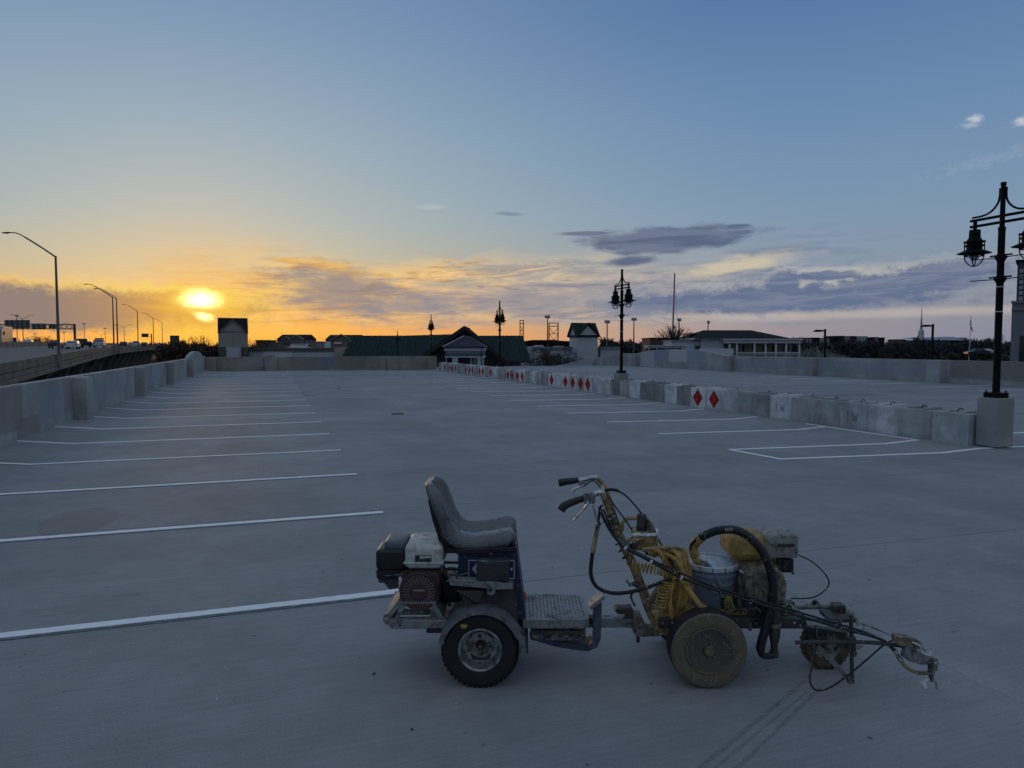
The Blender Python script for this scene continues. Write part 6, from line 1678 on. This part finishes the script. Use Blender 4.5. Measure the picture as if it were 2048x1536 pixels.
# coiled cables
K.helix('coiled_cable', [(1221, 1022, 4.12), (1230, 1050, 4.13), (1240, 1090, 4.14), (1262, 1128, 4.16)], .026, .004, 9, K_HOSE)
K.helix('coiled_cable', [(1262, 1130, 4.16), (1290, 1136, 4.14), (1318, 1140, 4.13), (1340, 1146, 4.14)], .027, .0045, 12, K_HOSEY)
K.helix('coiled_cable', [(1332, 1160, 4.13), (1326, 1185, 4.13), (1320, 1214, 4.14)], .030, .0045, 9, K_HOSEY)
# hoses
K.tube('fluid_hose', [(1198, 1046, 4.09), (1194, 1058, 4.08), (1188, 1088, 4.07), (1183, 1122, 4.06), (1182, 1150, 4.06), (1192, 1172, 4.06), (1215, 1184, 4.06), (1245, 1186, 4.08), (1285, 1178, 4.1), (1325, 1164, 4.12), (1352, 1158, 4.14)], .0115, K_HOSE)
K.tube('hose_sleeve', [(1196, 1050, 4.088), (1190, 1080, 4.07), (1186, 1105, 4.064)], .0145, K_HB)
K.tube('gun_hose', [(1198, 1014, 4.1), (1212, 1046, 4.1), (1228, 1072, 4.1), (1252, 1096, 4.08), (1300, 1122, 4.06), (1360, 1154, 4.03), (1420, 1176, 4.0), (1500, 1202, 3.98), (1600, 1232, 3.97), (1690, 1258, 3.96), (1760, 1278, 3.96), (1788, 1300, 3.97)], .0085, K_HOSE)
K.tube('gun_hose', [(1206, 1018, 4.12), (1236, 1078, 4.1), (1296, 1116, 4.07), (1420, 1170, 4.01), (1540, 1207, 3.99), (1650, 1240, 3.98), (1740, 1268, 3.97), (1786, 1296, 3.98)], .006, K_HOSE)
K.tube('brake_cable', [(1208, 980, 4.5), (1228, 980, 4.48), (1250, 990, 4.44), (1276, 1018, 4.38), (1310, 1068, 4.3), (1346, 1130, 4.2), (1368, 1166, 4.16)], .006, K_HOSE)
K.tube('cable_sleeve', [(1208, 982, 4.5), (1222, 979, 4.49), (1236, 981, 4.46)], .010, K_BLACK)
K.tube('brake_cable', [(1210, 984, 4.5), (1230, 1012, 4.46), (1252, 1042, 4.42), (1268, 1066, 4.4)], .005, K_HOSE)
K.tube('kick_stand', [(1252, 1160, 4.15), (1262, 1170, 4.15), (1276, 1168, 4.18)], .007, K_STEEL)
K.tube('kick_stand', [(1258, 1172, 4.16), (1277, 1156, 4.2)], .006, K_STEEL)
K.tube('kick_stand', [(1282, 1178, 4.2), (1266, 1185, 4.18), (1262, 1194, 4.18), (1270, 1212, 4.18)], .007, K_STEEL)
K.box('bracket', 1270, 1165, 1282, 1176, 4.19, 4.23, K_DSTEEL)
# suction hose
K.tube('suction_hose', [(1396, 1126, 4.38), (1388, 1108, 4.36), (1388, 1090, 4.34), (1404, 1074, 4.30), (1436, 1061, 4.26), (1474, 1061, 4.2), (1508, 1082, 4.16), (1532, 1116, 4.13), (1545, 1160, 4.12), (1545, 1205, 4.11), (1534, 1246, 4.1), (1522, 1288, 4.09), (1521, 1300, 4.09)], .0255, K_HOSE, n=14)
K.tube('hose_cuff', [(1396, 1124, 4.38), (1388, 1107, 4.36), (1389, 1090, 4.34), (1403, 1075, 4.30)], .0275, K_HOSEY, n=14)
hp = K.p(1450, 1062, 4.21)
put_text(K, 'EB20', .024, 1458, 1059, 4.165, mat('hose_print', (.45, .42, .33), .7), 'hose_lettering', rot=(R(90), R(-4), 0))
K.tube('hose_clip', [(1402, 1070, 4.27), (1406, 1066, 4.26), (1410, 1073, 4.26), (1408, 1083, 4.27)], .004, K_STEEL, n=5)
K.tube('intake_elbow', [(1521, 1298, 4.09), (1523, 1308, 4.09), (1532, 1312, 4.09), (1546, 1311, 4.1)], .019, K_BLACK, n=10)
K.disc('intake_pipe', 1548, 1313, 4.12, [(.026, 0), (.026, .03), (.021, .03), (.021, .075), (.033, .13), (.033, .30)], K_DSTEEL, n=14, axis=(0, 0, 1))
K.disc('intake_collar', 1548, 1252, 4.12, [(.038, 0), (.038, .02)], K_CRUST, n=12, axis=(0, 0, 1))
# engine
en = K.box('engine_block', 1478, 1128, 1566, 1226, 4.28, 4.52, K_CRUST, bevel=.012)
tank = mbox(K, 'fuel_tank', 1463, 1074, 1541, 1124, 4.24, 4.52, K_TANKY, .055, n=5)
K.box('tank_seam', 1466, 1106, 1541, 1110, 4.235, 4.52, K_TANKY, tank, bevel=.006)
ac = mbox(K, 'air_cleaner', 1533, 1071, 1597, 1117, 4.24, 4.46, mat('crusted_grey_box', (.30, .29, .255), .6, var=.2, scale=22, dirt=((.15, .14, .115), .4, 30), splat=(WHT, .7, 90), bump=.6, bscale=140), .012)
for i in range(10): K.box('slot', 1556 + i * 3.5, 1088, 1557.8 + i * 3.5, 1094, 4.236, 4.242, K_PRINT, ac, bevel=0)
for i in range(4): K.box('louvre', 1556, 1098 + i * 4.4, 1596, 1100 + i * 4.4, 4.234, 4.242, MATS['crusted_grey_box'], ac, bevel=.001)
K.prism('cover_ridge', [(1533, 1078), (1552, 1071), (1556, 1086), (1540, 1090)], 4.225, 4.25, MATS['crusted_grey_box'], ac)
K.disc('cover_nut', 1557, 1070, 4.34, [(.012, 0), (.010, .018), (.004, .026)], K_STEEL, ac, n=6, axis=(0, 0, 1))
bl = K.prism('blower_housing', [(1495, 1172), (1498, 1152), (1510, 1139), (1532, 1134), (1556, 1138), (1570, 1150), (1577, 1170), (1576, 1198), (1566, 1213), (1545, 1217), (1518, 1213), (1500, 1198)], 4.16, 4.32, K_CRUST, bevel=.03)
for i, x in enumerate((1512, 1524, 1558)): K.tube('housing_rib', [(x, 1143, 4.155), (x - 3, 1165, 4.15), (x - 2, 1205, 4.155)], .005, K_CRUST, bl)
K.box('housing_badge', 1530, 1152, 1556, 1158, 4.152, 4.162, K_STEEL, bl, bevel=.001)
mbox(K, 'carburettor', 1554, 1118, 1588, 1146, 4.28, 4.42, K_BLACK, .010)
K.tube('carb_pipe', [(1570, 1122, 4.27), (1570, 1136, 4.27)], .014, K_STEEL)
K.tube('choke_lever', [(1578, 1140, 4.27), (1588, 1148, 4.27), (1583, 1143, 4.27)], .006, K_BLACK)
K.box('control_tangle', 1470, 1126, 1498, 1200, 4.32, 4.40, K_CRUST, bevel=.014)
for i in range(7):
    y = 1128 + i * 11; K.tube('linkage', [(1472 + (i * 7) % 12, y, 4.31), (1484 + (i * 5) % 9, y + 9, 4.28), (1494, y + 3 + (i * 3) % 8, 4.27)], .006 + .002 * (i % 2), K_CRUST if i % 3 else K_YEL)
K.tube('white_lever', [(1479, 1140, 4.26), (1493, 1150, 4.25)], .0065, K_BWHITE)
K.tube('spark_cable', [(1597, 1110, 4.3), (1622, 1122, 4.3), (1645, 1142, 4.3), (1658, 1163, 4.3), (1650, 1180, 4.3), (1625, 1195, 4.3), (1582, 1197, 4.3)], .0045, K_HOSE, n=6)
K.disc('drain_bottle', 1457, 1216, 4.2, [(.022, 0), (.026, .01), (.026, .045), (.018, .06), (.018, .07), (.001, .07)], mat('yellow_cap', (.33, .30, .04), .5, dirt=((.1, .08, .03), .4, 20)), n=14, axis=(0, 0, 1))
for i in range(10):
    x = 1455 + i * 13; K.tube('linkage', [(x, 1218 + (i * 7) % 9, 4.18), (x + 7, 1208 + (i * 11) % 12, 4.16), (x + 14, 1220 + (i * 5) % 8, 4.17)], .007, K_DSTEEL if i % 2 else K_CRUST)
K.box('hydraulic_pump', 1490, 1205, 1572, 1240, 4.22, 4.40, K_DSTEEL, bevel=.012)
K.tube('drive_shaft', [(1560, 1205, 4.3), (1605, 1248, 4.3)], .018, K_STEEL)
K.box('hook', 1498, 1246, 1503, 1262, 4.17, 4.18, K_STEEL, bevel=0)
# nose ring and front wheel
K.tube('nose_ring', [(1584, 1213, 4.56), (1625, 1212, 4.56), (1668, 1213, 4.55), (1690, 1220, 4.53), (1712, 1238, 4.47), (1722, 1250, 4.40), (1716, 1260, 4.30), (1690, 1259, 4.24), (1650, 1252, 4.22), (1610, 1248, 4.21)], .021, K_RAIL, n=10)
K.box('nose_clamp', 1672, 1212, 1692, 1240, 4.44, 4.52, K_DSTEEL, bevel=.006)
K.box('nose_plate', 1660, 1238, 1712, 1246, 4.34, 4.5, K_DSTEEL)
K.disc('lifting_eye', 1629, 1206, 4.55, [(.024, -.008), (.024, .008)], K_STEEL, n=14)
K.disc('eye_hole', 1629, 1206, 4.54, [(.010, -.004), (.010, .004)], K_PRINT, n=10)
fwz = K.p(1650, 1288, 4.30)
r0 = fwz.z
MB().lathe([(r_, h) for r_, h in tyre_prof(r0, .085, .085)], fwz, (0, 1, 0), 32, closed=True).build('front_tyre', mat('crusted_tyre', (.04, .036, .03), .85, var=.4, scale=18, dirt=((.13, .095, .05), .5, 12), splat=(WHT, .55, 60)), K.t)
MB().lathe([(.088, -.03), (.080, -.036), (.05, -.02), (.022, -.02), (.020, -.045), (.001, -.045)], fwz, (0, 1, 0), 24, cap0=False).build('front_rim', K_STEEL, K.t)
ft = MB()
for i in range(28):
    a = 2 * math.pi * i / 28; m3 = Matrix.Rotation(-a, 3, 'Y')
    for s in (-1, 1): ft.box(fwz + m3 @ Vector((0, s * .018, r0 - .001)), (.012, .026, .006), m3)
tag(ft.build('front_tread', MATS['crusted_tyre'], K.t), kind='stuff')
fk = K.prism('fork', [(1607, 1240), (1684, 1243), (1684, 1262), (1656, 1266), (1652, 1290), (1642, 1290), (1640, 1268), (1608, 1264)], 4.22, 4.235, mat('fork_metal', (.05, .05, .052), .5, .3, var=.3, scale=12, splat=((.7, .72, .72), .9, 22)))
K.prism('fork', [(1610, 1238), (1684, 1240), (1684, 1256), (1656, 1262), (1652, 1282), (1642, 1282), (1640, 1264), (1610, 1260)], 4.36, 4.375, K_DSTEEL)
# gun arm
K.tube('gun_arm', [(1591, 1285, 3.98), (1660, 1284, 3.97), (1740, 1285, 3.96), (1806, 1292, 3.96)], .0115, K_DSTEEL)
K.tube('gun_post', [(1702, 1230, 4.0), (1703, 1300, 3.99), (1704, 1362, 3.98)], .0115, K_DSTEEL)
MB().bar(K.p(1634, 1292, 4.0), K.p(1704, 1364, 3.98), .026, .026).build('stay_bar', mat('grey_square_bar', (.20, .21, .20), .5, .4, var=.2, scale=12, dirt=((.08, .07, .06), .4, 14), splat=(WHT, .55, 60)), K.t, bevel=.003)
K.box('stay_foot', 1698, 1360, 1710, 1369, 3.96, 4.0, K_STEEL)
cl = K.box('clamp', 1697, 1275, 1713, 1304, 3.96, 4.0, K_DSTEEL)
K.tube('clamp_knob', [(1712, 1296, 3.95), (1722, 1293, 3.94), (1727, 1288, 3.94)], [.010] * 6 + [.007] * 5, K_STEEL, cl)
K.tube('clamp_knob', [(1712, 1304, 3.95), (1710, 1313, 3.95)], .008, K_STEEL, cl)
K.tube('trigger_cable', [(1632, 1250, 4.1), (1634, 1282, 4.0), (1624, 1330, 3.95), (1620, 1362, 3.90), (1632, 1380, 3.88), (1656, 1377, 3.88), (1690, 1355, 3.90), (1735, 1318, 3.94), (1768, 1290, 3.96), (1796, 1276, 3.97)], .0055, K_HOSE, n=6)
K.tube('trigger_cable', [(1722, 1246, 4.2), (1765, 1263, 4.05), (1796, 1277, 3.97)], .004, K_STEEL, n=5)
gb = K.prism('gun_body', [(1794, 1274), (1820, 1276), (1842, 1284), (1848, 1292), (1838, 1300), (1812, 1296), (1794, 1290)], 3.92, 3.98, K_CRUST, bevel=.006)
K.prism('gun_bracket', [(1812, 1296), (1822, 1294), (1846, 1308), (1872, 1318), (1868, 1330), (1840, 1330), (1818, 1322), (1808, 1316)], 3.91, 3.95, K_STEEL, gb)
K.helix('gun_spring', [(1786, 1298, 3.97), (1796, 1312, 3.97), (1802, 1320, 3.97)], .013, .004, 7, K_CHROME, gb)
K.tube('gun_feed', [(1800, 1318, 3.97), (1812, 1334, 3.96), (1834, 1345, 3.95), (1858, 1346, 3.94)], .011, K_HB, gb)
K.tube('gun_needle', [(1842, 1303, 3.93), (1852, 1309, 3.93), (1858, 1312, 3.93), (1862, 1304, 3.93)], .0065, K_BWHITE, gb, n=6)
K.tube('gun_rod', [(1824, 1284, 3.92), (1840, 1292, 3.9), (1852, 1304, 3.9)], .006, K_CHROME, gb, n=6)
K.tube('gun_rod', [(1830, 1312, 3.92), (1850, 1320, 3.92), (1872, 1326, 3.92)], .006, K_CHROME, gb, n=6)
K.disc('nozzle', 1862, 1362, 3.94, [(.010, 0), (.014, .012), (.014, .04), (.019, .05), (.019, .10)], K_STEEL, gb, n=12, axis=(0, 0, 1))
K.tube('nozzle_guard', [(1850, 1372, 3.93), (1848, 1364, 3.93), (1858, 1358, 3.93)], .008, K_BWHITE, gb, n=6)
K.tube('nozzle_guard', [(1874, 1378, 3.93), (1872, 1366, 3.93), (1866, 1358, 3.93)], .007, K_CHROME, gb, n=6)
K.prism('tip', [(1845, 1370), (1852, 1366), (1856, 1376), (1850, 1380)], 3.92, 3.95, K_BWHITE, gb, bevel=.002)
K.box('gun_clip', 1868, 1318, 1876, 1342, 3.92, 3.95, K_CRUST, gb, bevel=.002)

# paint pail standing on the striper
PB = Machine('paint_pail', 'blue-grey paint pail with pale lid standing on the striper', 'pail', 0, 0)
pb = udz(1423, 1120, 4.38 + OFF); base_z = K.p(1423, 1226, 4.36).z + .018
zt = pb[2]; PB.u0, PB.d0 = pb[0], pb[1]
wp = RGT * pb[0] + FWD * pb[1]; PB.t.location = (wp.x, wp.y, base_z); hh = zt - base_z
MB().lathe([(.128, 0), (.131, .006), (.143, hh * .62), (.148, hh * .62), (.148, hh * .64), (.144, hh * .66), (.150, hh * .78), (.153, hh * .78), (.153, hh * .81), (.149, hh * .83), (.152, hh * .93)], n=40).build('pail_body', K_PAIL, PB.t)
lid = MB().lathe([(.152, hh * .90), (.162, hh * .905), (.164, hh * .99), (.160, hh), (.150, hh), (.147, hh - .016), (.001, hh - .018)], n=40).build('lid', K_LID, PB.t)
for i in range(14):
    a = 2 * math.pi * i / 14
    MB().box((math.cos(a) * .1635, math.sin(a) * .1635, hh * .945), (.004, .004, .03), Matrix.Rotation(a, 3, 'Z')).build('lid_notch', K_PRINT, lid)
MB().tube([(-.105, -.11, hh * .72), (-.03, -.155, hh * .52), (.05, -.155, hh * .50), (.12, -.10, hh * .55), (.146, -.03, hh * .70)], .0035, 6).build('bail_handle', K_STEEL, PB.t)
rg = MB().lathe([(.001, .05), (.018, .048), (.032, .03), (.036, .0), (.03, -.01)], (-.075, -.03, hh - .005), (.25, -.25, 1), 16); 
rg.v = [(x + .006 * math.sin(40 * z), y + .007 * math.sin(50 * x), z + .005 * math.sin(60 * y)) for x, y, z in rg.v]
rg.build('funnel', K_BWHITE, lid)
MB().lathe([(.013, 0), (.013, .003)], (-.045, -.07, hh - .016), n=12).build('lid_hole', K_PRINT, lid)
MB().tube(curve([(-.10, -.06, hh + .01), (-.06, -.09, hh + .012), (-.03, -.13, hh - .02), (.0, -.165, hh * .72), (.02, -.17, hh * .45)], 5), .009, 8).build('siphon_tube', mat('grey_tube', (.16, .18, .19), .5), PB.t)
MB().tube([(-.12, -.05, hh + .004), (-.085, -.075, hh + .012)], .018, 10).build('siphon_fitting', K_HOSEY, PB.t)
# printed warning panel: a pail with a slashed circle
def arc_patch(name, a0, a1, z0, z1, m, parent, r_add=.0012, n=6):
    mb = MB(); vs = []
    for i in range(n + 1):
        a = R(a0 + (a1 - a0) * i / n)
        for z in (z0, z1):
            r_ = .131 + (.143 - .131) * (z / (hh * .62)) + r_add
            vs.append((math.cos(a) * r_, math.sin(a) * r_, z))
    mb.add(vs, [(2 * i, 2 * i + 2, 2 * i + 3, 2 * i + 1) for i in range(n)]); return mb.build(name, m, parent)
pnl = arc_patch('warning_print', -82, -58, .02, .115, K_PRINT, PB.t)
for i in range(4): arc_patch('print_line', -80 + (i % 2) * 11, -71 + (i % 2) * 11, .085 + (i // 2) * .014, .093 + (i // 2) * .014, K_PAIL, pnl, .002, 2)
ring = MB(); rp = []
for i in range(17):
    q = 2 * math.pi * i / 16; a = R(-70) + math.cos(q) * .20; z = .05 + math.sin(q) * .025; r_ = .131 + .012 * (z / (hh * .62)) + .002
    rp.append((math.cos(a) * r_, math.sin(a) * r_, z))
ring.tube(rp, .0018, 4); ring.build('slashed_circle', K_PAIL, pnl)
sl_ = [(math.cos(R(-70) + s * .14) * .1345, math.sin(R(-70) + s * .14) * .1345, .05 - s * .018) for s in (-1, 0, 1)]
MB().tube(sl_, .0018, 4).build('slash', K_PAIL, pnl)

# bolts, ties and fittings that show as small bright points
for i, (x, y, d) in enumerate(((1325, 1246, 4.17), (1345, 1246, 4.17), (1512, 1247, 4.17), (1530, 1247, 4.17), (1560, 1247, 4.17), (1588, 1246, 4.17), (1600, 1252, 4.17), (1322, 1268, 4.18), (1503, 1150, 4.15), (1570, 1160, 4.15), (1566, 1206, 4.15), (1506, 1200, 4.15), (1616, 1250, 4.215), (1672, 1250, 4.215), (1680, 1226, 4.43), (1275, 1080, 4.25), (1312, 1078, 4.25))):
    K.disc('bolt', x, y, d, [(.009, -.002), (.009, .005), (.004, .010)], K_CHROME if i % 2 else K_STEEL, n=6)
for x, y in ((1251, 1096), (1302, 1124), (1362, 1155), (1502, 1203), (1604, 1233)):
    K.disc('cable_tie', x, y, 4.0 + (1502 - x) * .0002, [(.013, -.004), (.013, .004)], K_BWHITE if x % 4 else K_BLACK, n=10, axis=(.85, 0, -.5))
for x, y in ((800, 1250), (830, 1250), (876, 1249)): V.disc('bolt', x, y, 4.095, [(.008, -.002), (.008, .006)], K_STEEL, n=6)
for x, y in ((930, 1113), (1028, 1110), (1036, 1170), (1040, 1225)): V.disc('bolt', x, y, 4.12, [(.007, -.002), (.007, .006)], K_STEEL, n=6)
V.tube('pull_cord_grip', [(866, 1150, 4.10), (876, 1154, 4.10)], .007, K_BLACK, n=8)
V.tube('fuel_line', [(884, 1132, 4.2), (893, 1140, 4.19), (891, 1156, 4.18), (882, 1162, 4.18)], .004, K_BLACK, n=6)
V.tube('wiring', [(905, 1140, 4.12), (918, 1150, 4.11), (935, 1164, 4.10), (955, 1160, 4.06)], .004, K_BLACK, n=6)
